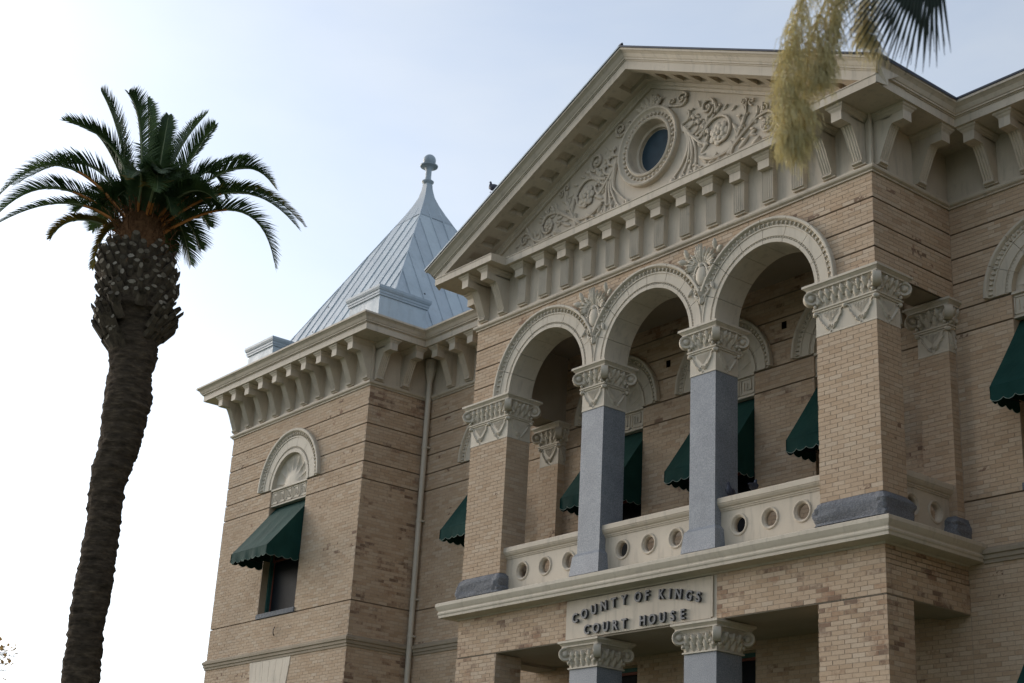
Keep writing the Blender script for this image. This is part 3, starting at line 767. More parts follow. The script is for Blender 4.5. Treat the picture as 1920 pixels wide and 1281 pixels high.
# ------------------------------------------------------------------ capitals
def capital(cx_, cy_, hx, hy, ztop, zbot, motifs=(1, 1), faces='frlb', m=M_trimw, parent=H, low=True):
    frames = {'f': (lambda a, d, z: (cx_+a, cy_-hy-d, z), hx, motifs[0]), 'b': (lambda a, d, z: (cx_-a, cy_+hy+d, z), hx, motifs[0]),
              'r': (lambda a, d, z: (cx_+hx+d, cy_+a, z), hy, motifs[1]), 'l': (lambda a, d, z: (cx_-hx-d, cy_-a, z), hy, motifs[1])}
    zf = ztop-.43
    mb = MB()
    if low: sweep_closed(mb, cx_, cy_, hx, hy, [(.012, zbot), (.012, zbot+.02), (.006, zbot+.03), (.006, zf-.045), (.03, zf-.04), (.03, zf-.012), (.05, zf-.008), (.05, zf+.018), (.015, zf+.03)])
    else: sweep_closed(mb, cx_, cy_, hx, hy, [(.03, zbot), (.03, zbot+.025), (.008, zbot+.03)])
    zb_ = zf+.03 if low else zbot+.03
    sweep_closed(mb, cx_, cy_, hx, hy, [(.006, zb_), (.01, zb_+.08), (.02, ztop-.24), (.05, ztop-.16), (.09, ztop-.115)])
    ob = mb.obj('capital', m, parent)
    mb = MB()
    sweep_closed(mb, cx_, cy_, hx, hy, [(.06, ztop-.115), (.115, ztop-.112), (.115, ztop-.085), (.13, ztop-.07), (.155, ztop-.045), (.169, ztop-.04), (.169, ztop-.001)])
    mb.obj('abacus', m, ob)
    mb = MB(); lf = MB()
    for k in faces:
        P, hw, nm = frames[k]
        for s in (-1, 1):
            ac = s*(hw+.05)
            # scroll stem running down to the bell
            c2 = [(ac-s*.02, ztop-.105), (ac-s*.13, ztop-.12), (ac-s*.20, ztop-.20), (ac-s*.24, ztop-.33)]
            curve(lf, P, c2, .018, .014, .05, 10)
            lf.ball((ac-s*.13, .05, ztop-.33), .04, 6, 5, P=P); lf.ball((s*(hw-.02), .05, ztop-.375), .035, 6, 5, P=P)
        nl = max(3, round(2*hw/.15))
        for j in range(nl):
            a = -hw+2*hw*(j+.5)/nl
            leaf(lf, P, a, zb_+.005, .135, .20, 0, .005, .05, 4, 9)
            if j < nl-1: leaf(lf, P, a+hw/nl, zb_+.10, .11, .18, rnd.uniform(-.2, .2), .03, .075, 4, 9); leaf(lf, P, a+hw/nl, zb_+.14, .06, .15, .7, .03, .06, 3, 6); leaf(lf, P, a+hw/nl, zb_+.14, .06, .15, -.7, .03, .06, 3, 6)
        if low:
            for q in range(nm):
                c_ = -hw+2*hw*(q+.5)/nm; w_ = hw/nm
                for s in (-1, 1):
                    curve(lf, P, [(c_+s*w_*.92, zf-.05), (c_+s*w_*.72, zf-.09), (c_+s*w_*.56, zf-.20), (c_+s*w_*.36, zbot+.12), (c_+s*w_*.20, zbot+.07)], .012, .008, .010, 12)
                    for u in range(5): curve(lf, P, [(c_+s*w_*(.05+.11*u), zf-.06), (c_+s*w_*(.04+.09*u), zf-.14-.03*(4-u))], .006, .004, .004, 3, 4)
                    for u in range(4): leaf(lf, P, c_+s*w_*(.80-.13*u), zf-.12-.055*u, .05, .11, PI+s*.5, .0, .015, 2, 5)
                    leaf(lf, P, c_+s*w_*.14, zbot+.06, .06, .12, s*.6, .0, .02, 2, 5)
                spiral(lf, P, c_, zbot+.115, .045, .9, start=PI, dr=-1, th=.012, d=.012); 
                curve(lf, P, [(c_, zbot+.05), (c_, zbot+.02)], .01, .01, .01, 2)
            for q in range(nm+1):
                a = -hw+2*hw*q/nm; lf.ball((a, .025, zf-.06), (.042, .042, .042), 8, 6, P=P)
    cs = {c for k in faces for c in {'f': ((-1, -1), (1, -1)), 'b': ((-1, 1), (1, 1)), 'r': ((1, -1), (1, 1)), 'l': ((-1, -1), (-1, 1))}[k]}
    for sx, sy in sorted(cs):
        g2 = Vector((sx, sy, 0)).normalized(); t2 = Vector((-sy, sx, 0)).normalized()
        C2 = Vector((cx_+sx*hx, cy_+sy*hy, ztop-.225))+g2*.085
        half = [(.0, .082), (.025, .080), (.045, .070), (.055, .052), (.060, .036), (.078, .036), (.084, .060), (.098, .070), (.116, .068), (.124, .050), (.127, .0)]
        prof = half+[(r, -w) for r, w in reversed(half[:-1])]
        v_ = MB(); n = 20
        v_.grid([[C2+t2*w+g2*r*math.cos(2*PI*j/n)+Vector((0, 0, r*math.sin(2*PI*j/n))) for j in range(n)] for r, w in prof], cv=True)
        v_.obj('volute', m, ob, smooth=50)
        mb.tube([C2-g2*.02+Vector((0, 0, .085)), C2-g2*.12+Vector((0, 0, .07)), C2-g2*.19+Vector((0, 0, -.03)), C2-g2*.22+Vector((0, 0, -.16))], [.045, .045, .035, .02], 6)
    if mb.v: mb.obj('scroll_stem', m, ob, smooth=50, kind='stuff')
    lf.obj('acanthus_leaves', m, ob, smooth=60, kind='stuff')
    return ob
hp = WP/2
capital(XR-hp, D/2, hp, D/2, ZCT, ZCB, (2, 1), 'frl')
capital(-XR+hp, D/2, hp, D/2, ZCT, ZCB, (2, 1), 'fr')
for s in (-1, 1): capital(s*4.895, 1.86+.13, .295, .13, ZCT-.02, ZCB-.02, (1, 1), 'fr')
# columns
for s in (-1, 1):
    xc = s*CX
    mb = MB(); mb.box(xc-WC/2, xc+WC/2, .01, .562, 7.90, 10.671)
    c = mb.obj('column', M_gran, H)
    capital(xc, .286, WC/2, .276, ZCT, 10.673, (1, 1), 'frlb', parent=c)
    mb = MB(); sweep_closed(mb, xc, .286, WC/2, .276, [(.098, ZLED-.02), (.06, 7.87), (.045, 7.885), (.002, 7.935)]); mb.obj('column_base', M_gran, c)
    mb = MB(); mb.box(xc-.37, xc+.36, .0, .60, 3.0, 5.835); c = mb.obj('column', M_gran, H)
    capital(xc, .30, .365, .30, 6.325, 5.835, (1, 1), 'frlb', parent=c, low=False)

# ------------------------------------------------------------------ balustrade
def parapet(P, a0, a1, centres, back=.12):
    mb = MB(); z0, z1, hr, zc, hs = ZLED-.01, 8.21, .150, 7.895, .27
    n = 24
    cells = sorted(centres); xs = a0
    def fq(x0, x1, y0, y1):
        if x1-x0 > 1e-4: mb.quad(P(x0, 0, y0), P(x1, 0, y0), P(x1, 0, y1), P(x0, 0, y1)); mb.quad(P(x0, -back, y0), P(x1, -back, y0), P(x1, -back, y1), P(x0, -back, y1))
    for c in cells:
        l, r = c-hs, c+hs
        fq(xs, l, z0, z1); fq(l, r, z0, zc-hs); fq(l, r, zc+hs, z1); xs = r
        sq, ci = [], []
        for k in range(n):
            a = 2*PI*k/n; dx, dz = math.cos(a), math.sin(a); t_ = hs/max(abs(dx), abs(dz)); sq.append((c+dx*t_, zc+dz*t_)); ci.append((c+hr*dx, zc+hr*dz))
        mb.grid([[P(x, 0, z) for x, z in sq], [P(x, 0, z) for x, z in ci], [P(x, -back, z) for x, z in ci], [P(x, -back, z) for x, z in sq]], cv=True)
    fq(xs, a1, z0, z1)
    w_ = mb.obj('balustrade_panel', M_trim, H)
    mb = MB()
    for c in cells:
        prof = [(.128, -.06), (.128, -.02), (.140, -.005), (.150, .0), (.152, .012), (.172, .022), (.188, .014), (.194, -.002)]
        mb.grid([[P(c+r*math.cos(2*PI*k/28), d, zc+r*math.sin(2*PI*k/28)) for k in range(28)] for r, d in prof], cv=True)
    mb.parts('ring_moulding', M_trim, w_, smooth=40)
    mb = MB(); prof = [(0, 8.17), (.015, 8.17), (.02, 8.195), (.035, 8.20), (.035, 8.22), (.06, 8.235), (.085, 8.27), (.09, 8.285), (.09, 8.29), (.10, 8.295), (.10, 8.375), (.09, 8.39), (-back-.07, 8.39), (-back-.07, 8.28), (-back, 8.2)]
    i = mb.grid([[P(a0, d, z), P(a1, d, z)] for d, z in prof]); mb.f.append(tuple(r[0] for r in i)); mb.f.append(tuple(reversed([r[1] for r in i])))
    mb.obj('handrail', M_trim, w_)
Pb = PF(.16)
parapet(Pb, -XR+WP-.01, -CX-.30, (-3.50, -2.82, -2.14))
parapet(Pb, -CX+.30, CX-.30, (-.68, 0, .68))
parapet(Pb, CX+.30, XR-WP+.01, (2.14, 2.82, 3.50))
parapet(PR(XR-.16), D, 1.87, (.90, 1.50))
parapet(PL(-XR+.16), D, 1.87, (.90, 1.50))

# ------------------------------------------------------------------ brackets and consoles
def console_mesh():
    """side profile in (d,z); width .20; local a centred, z absolute"""
    mb = MB(); P = PF(0); hw = .10
    front = [(.080, 13.405), (.115, 13.42), (.118, 13.45), (.098, 13.475), (.115, 13.52), (.155, 13.61), (.195, 13.70), (.232, 13.79), (.268, 13.87), (.32, 13.97), (.39, 14.06)]
    nw = 16; rows = []
    for d, z in front:
        row = []
        for k in range(nw+1):
            a = -hw+2*hw*k/nw; ph = k % 4
            fl = .016 if ph == 2 else (.008 if ph in (1, 3) else 0)
            if z < 13.44 or 0: fl = 0
            row.append(P(a, d-fl, z))
        rows.append(row)
    mb.grid(rows)
    for s in (-1, 1):
        mb.poly([P(s*hw, -.02, 13.405)]+[P(s*hw, d, z) for d, z in front]+[P(s*hw, .39, 14.17), P(s*hw, -.02, 14.17)])
    mb.quad(P(-hw, -.02, 13.405), P(hw, -.02, 13.405), P(hw, .085, 13.405), P(-hw, .085, 13.405))
    mb.fbox(P, -hw-.005, hw+.005, .37, .595, 14.02, 14.185)
    mb.fbox(P, -hw+.0, hw-.0, -.02, .36, 14.15, 14.185)
    # cap moulding
    pr = [(-.0, 14.186), (.012, 14.186), (.018, 14.20), (.04, 14.225), (.045, 14.24), (.075, 14.262), (.08, ZS+.002)]
    rows = [[P(-hw-q, -.02, z), P(-hw-q, .585+q*.9, z), P(hw+q, .585+q*.9, z), P(hw+q, -.02, z)] for q, z in pr]
    mb.grid(rows)
    mb.fbox(P, -hw-.015, hw+.045, -.02, .07, 13.385, 13.407)
    return mb.mesh('console', M_trim)
def bracket_mesh():
    mb = MB(); P = PF(0); hw = .125
    nw = 20; rows = []
    for d, z in [(.10, 13.44), (.10, 14.04)]:
        row = []
        for k in range(nw+1):
            a = -hw+2*hw*k/nw; fl = .02 if k % 4 == 2 else (.010 if k % 4 in (1, 3) else 0)
            row.append(P(a, d-fl, z))
        rows.append(row)
    mb.grid(rows)
    for s in (-1, 1): mb.quad(P(s*hw, -.02, 13.44), P(s*hw, .10, 13.44), P(s*hw, .10, 14.04), P(s*hw, -.02, 14.04))
    mb.quad(P(-hw, -.02, 13.44), P(hw, -.02, 13.44), P(hw, .1, 13.44), P(-hw, .1, 13.44))
    mb.fbox(P, -hw, hw, -.02, .07, 13.405, 13.441)
    mb.fbox(P, -hw-.005, hw+.005, -.02, .20, 14.02, 14.185)
    pr = [(-.0, 14.186), (.012, 14.186), (.018, 14.20), (.04, 14.225), (.045, 14.24), (.075, 14.262), (.08, ZS+.002)]
    rows = [[P(-hw-q, -.02, z), P(-hw-q, .20+q, z), P(hw+q, .20+q, z), P(hw+q, -.02, z)] for q, z in pr]
    mb.grid(rows)
    return mb.mesh('bracket', M_trim)
cm, bmh = console_mesh(), bracket_mesh()
def put(me, name, x, y, rz):
    o = link(name, me, H); o.location = (x, y, 0); o.rotation_euler = (0, 0, rz); return o
for k in range(-6, 6): put(bmh, 'bracket', (k+.5)*.672+.03, 0, 0)
for x in (-4.98, -4.33, 4.36, 4.99): put(cm, 'console', x, 0, 0)
for y in (.20, 1.22):
    put(cm, 'console', XR, y, PI/2); put(cm, 'console', -XR, y, -PI/2)
for k in range(10): put(cm, 'console', -13.07+.70*(k-4.5), YT, 0)
for y in (.52, 1.27): put(cm, 'console', XTR, y, PI/2)
for y in [.52+.74*k for k in range(6)]: put(cm, 'console', XTL, y, -PI/2)
for x in (-8.86, -8.17, -7.48, -6.79, -6.10): put(cm, 'console', x, YW, 0)
for x in (6.08, 6.76, 7.44, 8.12, 8.8): put(cm, 'console', x, YW, 0)
mb = MB()
for x, y in ((XR, 0), (-XR, 0), (XTR, YT), (XTL, YT)): mb.box(x-.03, x+.015, y-.015, y+.03, 13.40, ZS)
mb.parts('corner_bead', M_trim, H)

# ------------------------------------------------------------------ windows
def window(xc, hw, y0, rin, rout, key_n=4, detail=True):
    P = PF(y0); zs, zp = 8.25, 11.40
    archivolt(xc, zp+.012, rin, rout, y0, .10, 7 if detail else 1, eggs=40 if detail else 10, beads=44 if detail else 8)
    # shell lunette
    mb = MB(); nr, na = 10, 120; rows = []
    for i in range(nr+1):
        t_ = i/nr; r = rin*1.01*t_; row = []
        for j in range(na+1):
            a = PI*j/na
            if t_ < .42: d = -.085+.05*math.sqrt(max(0, 1-(t_/.42)**2))
            else:
                rib = abs(math.sin(a*7.5)); env = math.sin(PI*min(1, (t_-.42)/.52)) if t_ < .94 else 0
                d = -.085-.05*env*(rib**.6)
            row.append(P(xc+r*math.cos(a), d, zp+.01+r*math.sin(a)))
        rows.append(row)
    mb.grid(rows)
    sh = mb.obj('shell_lunette', M_trimw, H, smooth=40)
    # key pattern panel
    mb = MB(); mb.fbox(P, xc-hw+.004, xc+hw-.004, -.20, -.035, 10.99, 11.365); mb.fbox(P, xc-hw-.0, xc+hw+.0, -.2, .012, 11.367, 11.41); mb.fbox(P, xc-hw+.002, xc+hw-.002, -.15, -.022, 10.97, 10.992)
    kp = mb.obj('key_pattern_panel', M_trimw, H)
    mb = MB(); u = 2*hw/key_n
    for k in range(key_n):
        x0 = xc-hw+k*u+.03; q = (u-.06)/6; zz = 11.035; qz = .29/6; th = .017
        def st(ax, az, bx, bz):
            mb.fbox(P, x0+min(ax, bx)*q-th/2, x0+max(ax, bx)*q+th/2, -.036, -.016, zz+min(az, bz)*qz-th/2, zz+max(az, bz)*qz+th/2)
        for seg in ((0, 0, 6, 0), (0, 0, 0, 6), (0, 6, 4.6, 6), (4.6, 6, 4.6, 1.6), (4.6, 1.6, 2.9, 1.6), (2.9, 1.6, 2.9, 4.2), (6, 0, 6, 6), (1.4, 1.6, 1.4, 4.6)): st(*seg)
    mb.obj('key_relief', M_trimw, kp)
    # reveals, sill
    mb = MB()
    for s in (-1, 1): mb.quad(P(xc+s*hw, .0, zs), P(xc+s*hw, -.32, zs), P(xc+s*hw, -.32, zp), P(xc+s*hw, 0, zp))
    mb.parts('window_reveal', M_brick, H)
    mb = MB(); mb.fbox(P, xc-hw-.03, xc+hw+.03, -.3, .035, zs-.11, zs+.004); mb.obj('window_sill', M_granr, H)
    sash(P, xc, hw, zs, 10.97)
def sash(P, xc, hw, z0, z1):
    mb = MB()
    for s in (-1, 1): mb.fbox(P, *sorted((xc+s*hw, xc+s*(hw-.07))), -.30, -.18, z0, z1)
    mb.fbox(P, xc-hw, xc+hw, -.30, -.18, z1-.07, z1)
    wf = mb.obj('window', M_woodg, H)
    mb = MB(); f = .05; i = hw-.075
    zm = (z0+z1)/2
    for (za, zb, dd) in ((z0, zm+.03, -.26), (zm-.03, z1-.07, -.22)):
        for s in (-1, 1): mb.fbox(P, *sorted((xc+s*i, xc+s*(i-f))), dd-.03, dd, za, zb)
        mb.fbox(P, xc-i+f, xc+i-f, dd-.03, dd, za, za+f); mb.fbox(P, xc-i+f, xc+i-f, dd-.03, dd, zb-f, zb)
    mb.parts('sash_bar', M_wood, wf)
    mb = MB(); mb.fbox(P, xc-i+.01, xc+i-.01, -.275, -.27, z0, z1-.07); mb.obj('pane', M_glass, wf)
window(TX, THW, YT, .82, TR, 5)
for x, hw in WIN: window(x, hw, YW, .755, RW, 4)
window(13.12, THW, YT, .82, TR, 5, False)
# lower storey windows on wall and door under the porch
for x, hw in WIN:
    P = PF(YW)
    mb = MB()
    for s in (-1, 1): mb.quad(P(x+s*hw, 0, BASE), P(x+s*hw, -.32, BASE), P(x+s*hw, -.32, 6.24), P(x+s*hw, 0, 6.24))
    mb.quad(P(x-hw, 0, 6.24), P(x+hw, 0, 6.24), P(x+hw, -.32, 6.24), P(x-hw, -.32, 6.24))
    mb.parts('window_reveal', M_brick, H)
    sash(P, x, hw, 3.2, 6.24)
# pavilion lower window flat arch of cream stones
mb = MB(); P = PF(YT); mb.fbox(P, TX-THW, TX+THW, -.3, -.28, 4.2, 6.35); mb.obj('pane', M_glass, H)
x0b, x1b, x0t, x1t = TX-.83, TX+.83, TX-.95, TX+.95
for k in range(6):
    f0, f1 = k/6, (k+1)/6; g_ = .004
    a, b_, c, d_ = x0b+(x1b-x0b)*f0+g_, x0b+(x1b-x0b)*f1-g_, x0t+(x1t-x0t)*f1-g_, x0t+(x1t-x0t)*f0+g_
    mb = MB(); i = mb.vt(P(a, .015, 6.35), P(b_, .015, 6.35), P(c, .015, 7.093), P(d_, .015, 7.093), P(a, -.25, 6.35), P(b_, -.25, 6.35), P(c, -.25, 7.093), P(d_, -.25, 7.093))
    for f in ((0, 1, 2, 3), (4, 7, 6, 5), (0, 4, 5, 1), (1, 5, 6, 2), (2, 6, 7, 3), (3, 7, 4, 0)): mb.f.append(tuple(i[q] for q in f))
    mb.obj('lintel_stone', M_trim, H)
# small iron hook on the pavilion wall
mb = MB(); mb.tube([PF(YT)(-13.02+.03*math.sin(k*.5), .03+.05*math.sin(k*.45), 7.86-.03*k) for k in range(8)], .012, 5); mb.obj('iron_hook', M_iron, H)

# ------------------------------------------------------------------ pavilion roof
RX, RY, HX, HY, ZB, ZP_ = -13.07, 3.70, 3.32, 3.18, 14.70, 20.66
def pavroof(RX, RY, fine=True):
    apex = Vector((RX, RY, ZP_))
    dirs = [((0, -1), HX, HY), ((1, 0), HY, HX), ((0, 1), HX, HY), ((-1, 0), HY, HX)]
    for (nx, ny), half, dist in dirs:
        nrm = Vector((nx, ny, 0)); tan = Vector((-ny, nx, 0))
        nb = 15 if fine else 5
        base = Vector((RX, RY, ZB))+nrm*dist
        up = (apex-base)          # up-slope vector at centre
        no3 = tan.cross(up).normalized()
        if no3.dot(nrm) < 0: no3 = -no3
        for k in range(nb):
            u0, u1 = -half+2*half*k/nb, -half+2*half*(k+1)/nb
            q = lambda u, e=0: base+tan*u+up*(1-abs(u)/half)+no3*e
            mb = MB(); e = rnd.uniform(0, .012)
            bl, br_ = base+tan*u0+no3*e, base+tan*u1+no3*e
            if u0 < 0 < u1: pts = [bl, br_, q(u1, e), apex+no3*e, q(u0, e)]
            else: pts = [bl, br_, q(u1, e), q(u0, e)]
            mb.poly(pts)
            if k:
                t0, t1 = base+tan*u0, q(u0)
                for w_ in (1,):
                    a_ = tan*.014; h_ = no3*.026
                    mb.quad(t0-a_, t1-a_, t1-a_+h_, t0-a_+h_); mb.quad(t0+a_, t1+a_, t1+a_+h_, t0+a_+h_); mb.quad(t0-a_+h_, t1-a_+h_, t1+a_+h_, t0+a_+h_)
            mb.obj('roof_panel', M_tin, H)
    # hip caps near the apex and finial
    for sx, sy in ((1, -1), (-1, -1), (1, 1), (-1, 1)):
        c = Vector((RX+sx*HX, RY+sy*HY, ZB)); mb = MB()
        mb.tube([apex.lerp(c, .02), apex.lerp(c, .995)], .022, 5); mb.obj('hip_ridge', M_tin, H)
        d1 = apex.lerp(c, .17); 
    mb = MB()
    rows = []
    for r, z in [(.60, 19.62), (.42, 19.95), (.27, 20.25), (.17, 20.50), (.115, 20.75), (.10, 20.92)]:
        rows.append([(RX+r*sx, RY+r*sy*.96, z) for sx, sy in ((1, -1), (1, 1), (-1, 1), (-1, -1))])
    mb.grid(rows, cv=True)
    mb.lathe([(.10, 20.90), (.115, 20.94), (.17, 20.98), (.175, 21.01), (.105, 21.05), (.085, 21.12), (.085, 21.35), (.10, 21.42), (.14, 21.46), (.25, 21.48), (.26, 21.51), (.13, 21.54)], (RX, RY, 0), 20)
    mb.lathe([(.185*math.sin(PI*k/12), 21.68-.185*math.cos(PI*k/12)) for k in range(13)], (RX, RY, 0), 20)
    mb.obj('finial', M_tind, H, smooth=45)
    mb = MB()
    for k in range(14):
        s = rnd.choice((-1, 1)); u = rnd.uniform(-.7, .7); v_ = rnd.uniform(.05, .25)
        base = Vector((RX, RY-HY, ZB)) if k % 2 else Vector((RX+HX, RY, ZB))
        tan = Vector((1, 0, 0)) if k % 2 else Vector((0, 1, 0))
        p_ = base+tan*u*HX*(1-v_)+(apex-base)*v_*rnd.uniform(.2, 3); mb.ball(p_, .03, 5, 4)
    mb.obj('roof_bolt', M_iron, H, kind='stuff')
    for sx in (-1, 1):
        for sy in (-1, 1):
            xc, yc_ = RX+sx*(3.27-.74), RY+sy*(3.36-.78)
            mb = MB(); sweep_closed(mb, xc, yc_, .66, .70, [(0, 14.6), (0, 15.60)], True, False); ob = mb.obj('corner_block', M_tin, H)
            mb = MB(); sweep_closed(mb, xc, yc_, .66, .70, [(.0, 15.601), (.035, 15.61), (.035, 15.655), (.05, 15.67), (.05, 15.72), (.07, 15.74), (.09, 15.79), (.09, 15.85), (.02, 15.88)]); mb.obj('block_cap', M_tind, ob)
pavroof(RX, RY); pavroof(-RX, RY, False)
# low main roof, hidden from below
mb = MB(); zt_ = 15.6
mb.grid([[(-9.8, 1.4, 14.74), (9.8, 1.4, 14.74)], [(-9.8, 6.0, zt_), (9.8, 6.0, zt_)], [(-9.8, 10, 14.7), (9.8, 10, 14.7)]]); mb.box(-9.7, 9.7, 2.1, 9.5, 14.3, 14.6); mb.box(-16.3, -9.85, .5, 9.5, 14.3, 14.6); mb.box(9.85, 16.3, .5, 9.5, 14.3, 14.6)
mb.parts('main_roof', M_tind, H)

# ------------------------------------------------------------------ sign
sg_ = thing('sign', 'cream name board over the entrance with raised dark letters reading COUNTY OF KINGS COURT HOUSE', 'sign', (0, 0, 6.7))
mb = MB(); mb.fbox(lambda a, d, z: (a, -d, z-6.7), -1.93, 1.685, -.04, .02, 6.372, 7.07)
mb.obj('board', M_trim, sg_)
mb = MB(); Ps = lambda a, d, z: (a, -d, z-6.7)
mb.fbox(Ps, 1.690, 1.80, -.04, .0, 6.36, 7.085); mb.fbox(Ps, 1.70, 1.735, .0, .03, 6.39, 7.07)
mb.obj('edge_moulding', M_trim, sg_)
def glyph(ch, size):
    cu = bpy.data.curves.new('letter', 'FONT'); cu.body = ch; cu.size = size; cu.extrude = .022; cu.bevel_depth = .0012; cu.offset = .0045; cu.align_x = 'CENTER'
    o = bpy.data.objects.new('letter_tmp', cu); COL.objects.link(o)
    dg = bpy.context.evaluated_depsgraph_get(); dg.update()
    me = bpy.data.meshes.new_from_object(o.evaluated_get(dg)); bpy.data.objects.remove(o)
    me.materials.clear(); me.materials.append(M_letter); return me
gl = {}
def put_letter(ch, x, zc, rot, size=.235):
    if ch not in gl:
        gl[ch] = glyph(ch, size)
    me = gl[ch]; zs_ = [v.co.y for v in me.vertices]; h = max(zs_); 
    o = link('letter', me, sg_); c_, s_ = math.cos(rot), math.sin(rot)
    o.scale = (.93, 1, 1)
    o.rotation_euler = (PI/2, -rot, 0)
    o.location = (x+s_*h/2*1.0, -.048, zc-6.7-h/2*c_)
row1 = list(zip('COUNTYOFKINGS', [-1.645, -1.395, -1.142, -.883, -.627, -.36, -.01, .22, .568, .775, .975, 1.225, 1.44], [6.737, 6.79, 6.837, 6.875, 6.898, 6.915, 6.925, 6.922, 6.900, 6.882, 6.850, 6.795, 6.745]))
for k, (c, x, z) in enumerate(row1):
    j0, j1 = max(0, k-1), min(len(row1)-1, k+1); put_letter(c, x, z, math.atan2(row1[j1][2]-row1[j0][2], row1[j1][1]-row1[j0][1])*.75)
for c, x in zip('COURTHOUSE', [-1.309, -1.065, -.815, -.575, -.345, .119, .356, .60, .845, 1.079]): put_letter(c, x, 6.50, 0)

# ------------------------------------------------------------------ awnings
def awning(label, xc, yw, hw, proj, dz=0, group='dark green window awnings'):
    r = thing('awning', label, 'awning', (xc, yw, 10.95+dz), group)
    zt, zf, zb = .0, -1.35, -1.63; D0 = -.17; hw -= .006
    def q(x, d, z): return (x, -d, z)
    mb = MB(); n = 12
    rows = [[q(x, D0+(proj-D0)*t_, zt+(zf-zt)*t_-(.012+.018*abs(math.cos(PI*1.5*x/hw)))*math.sin(PI*t_)) for x in [-hw+2*hw*k/24 for k in range(25)]] for t_ in [k/10 for k in range(11)]]
    mb.grid(rows)
    for s in (-1, 1):
        rows = [[q(s*hw, D0+(proj-D0)*t_, zt+(zf-zt)*t_-.012*math.sin(PI*t_)) for t_ in [k/10 for k in range(11)]], [q(s*hw, D0+(proj-D0)*t_, zf-.0) for t_ in [k/10 for k in range(11)]]]
        mb.grid(rows)
    o = mb.obj('canopy', M_canvas, r)
    sm = o.modifiers.new('thickness', 'SOLIDIFY'); sm.thickness = .006; sm.offset = -1
    mb, pp = MB(), MB()
    def valance(path, nsc, name):
        N_ = nsc*6; top, bot = [], []
        for k in range(N_+1):
            t_ = k/N_; p_ = path(t_); sc = abs(math.sin(PI*t_*nsc))**.8*.05
            wv = .012*math.sin(2*PI*t_*nsc*.5+xc)
            top.append((p_[0], p_[1], zf)); bot.append((p_[0]+(wv if abs(p_[3]) else 0), p_[1]-(wv if not p_[3] else 0), zb+.03-sc+.05))
        mb.grid([top, bot]); pp.tube(bot, .006, 4)
    valance(lambda t_: (-hw+2*hw*t_, -.001-proj, 0, 0), 7, 'f')
    for s in (-1, 1): valance(lambda t_: (s*hw, -.016-proj*(1-t_), 0, 1), 4, 's')
    o = mb.obj('valance', M_canvas, r); sm = o.modifiers.new('thickness', 'SOLIDIFY'); sm.thickness = .005
    pp.obj('piping', M_piping, r)
    mb = MB()
    for s in (-1, 1):
        mb.tube([q(s*(hw-.02), D0, zt-.045), q(s*(hw-.02), proj-.015, zf-.035)], .011, 5); mb.tube([q(s*(hw-.02), .0, zf-.05), q(s*(hw-.02), proj-.015, zf-.05)], .011, 5)
    mb.tube([q(-hw+.02, proj-.02, zf-.035), q(hw-.02, proj-.02, zf-.035)], .011, 5)
    mb.parts('frame_rod', M_iron, r)
awning('large green awning under the shell arch of the left corner pavilion', TX, YT, .86, .90)
awning('green awning half hidden behind the left brick pier, right of the long downpipe', -7.07, YW, .775, .78)
awning('green awning in the porch seen left and right of the left granite column', -2.99, YW, .775, .78)
awning('green awning in the porch seen left and right of the right granite column', 0, YW, .775, .78)
awning('green awning in the porch just left of the right brick pier', 2.99, YW, .775, .78)
awning('dark green awning on the upper right wall cut by the right edge of the photo', 7.07, YW, .775, .78)
awning('dark green awning on the lower right wall, in the bottom right corner', 7.07, YW, .775, .78, -4.73)

# ------------------------------------------------------------------ downpipe
dp = thing('downpipe', 'long cream painted rain downpipe in the corner between the pavilion and the main wall', 'downpipe', (-9.66, 1.93, 0))
mb = MB(); mb.tube([(0, 0, .2), (0, 0, 13.75)], .066, 12); mb.obj('pipe', M_pipe, dp, smooth=40)
mb = MB(); mb.lathe([(.066, 13.70), (.075, 13.72), (.12, 13.90), (.14, 14.0), (.14, 14.25), (.0, 14.27)], n=8); mb.obj('hopper', M_pipe, dp)
for z in (12.0, 10.2, 8.35, 7.5, 5.9):
    mb = MB(); mb.tube([(0, 0, z), (0, 0, z+.06)], .077, 12); mb.box(-.09, .09, .02, .10, z+.01, z+.05); mb.obj('pipe_bracket', M_pipe, dp)

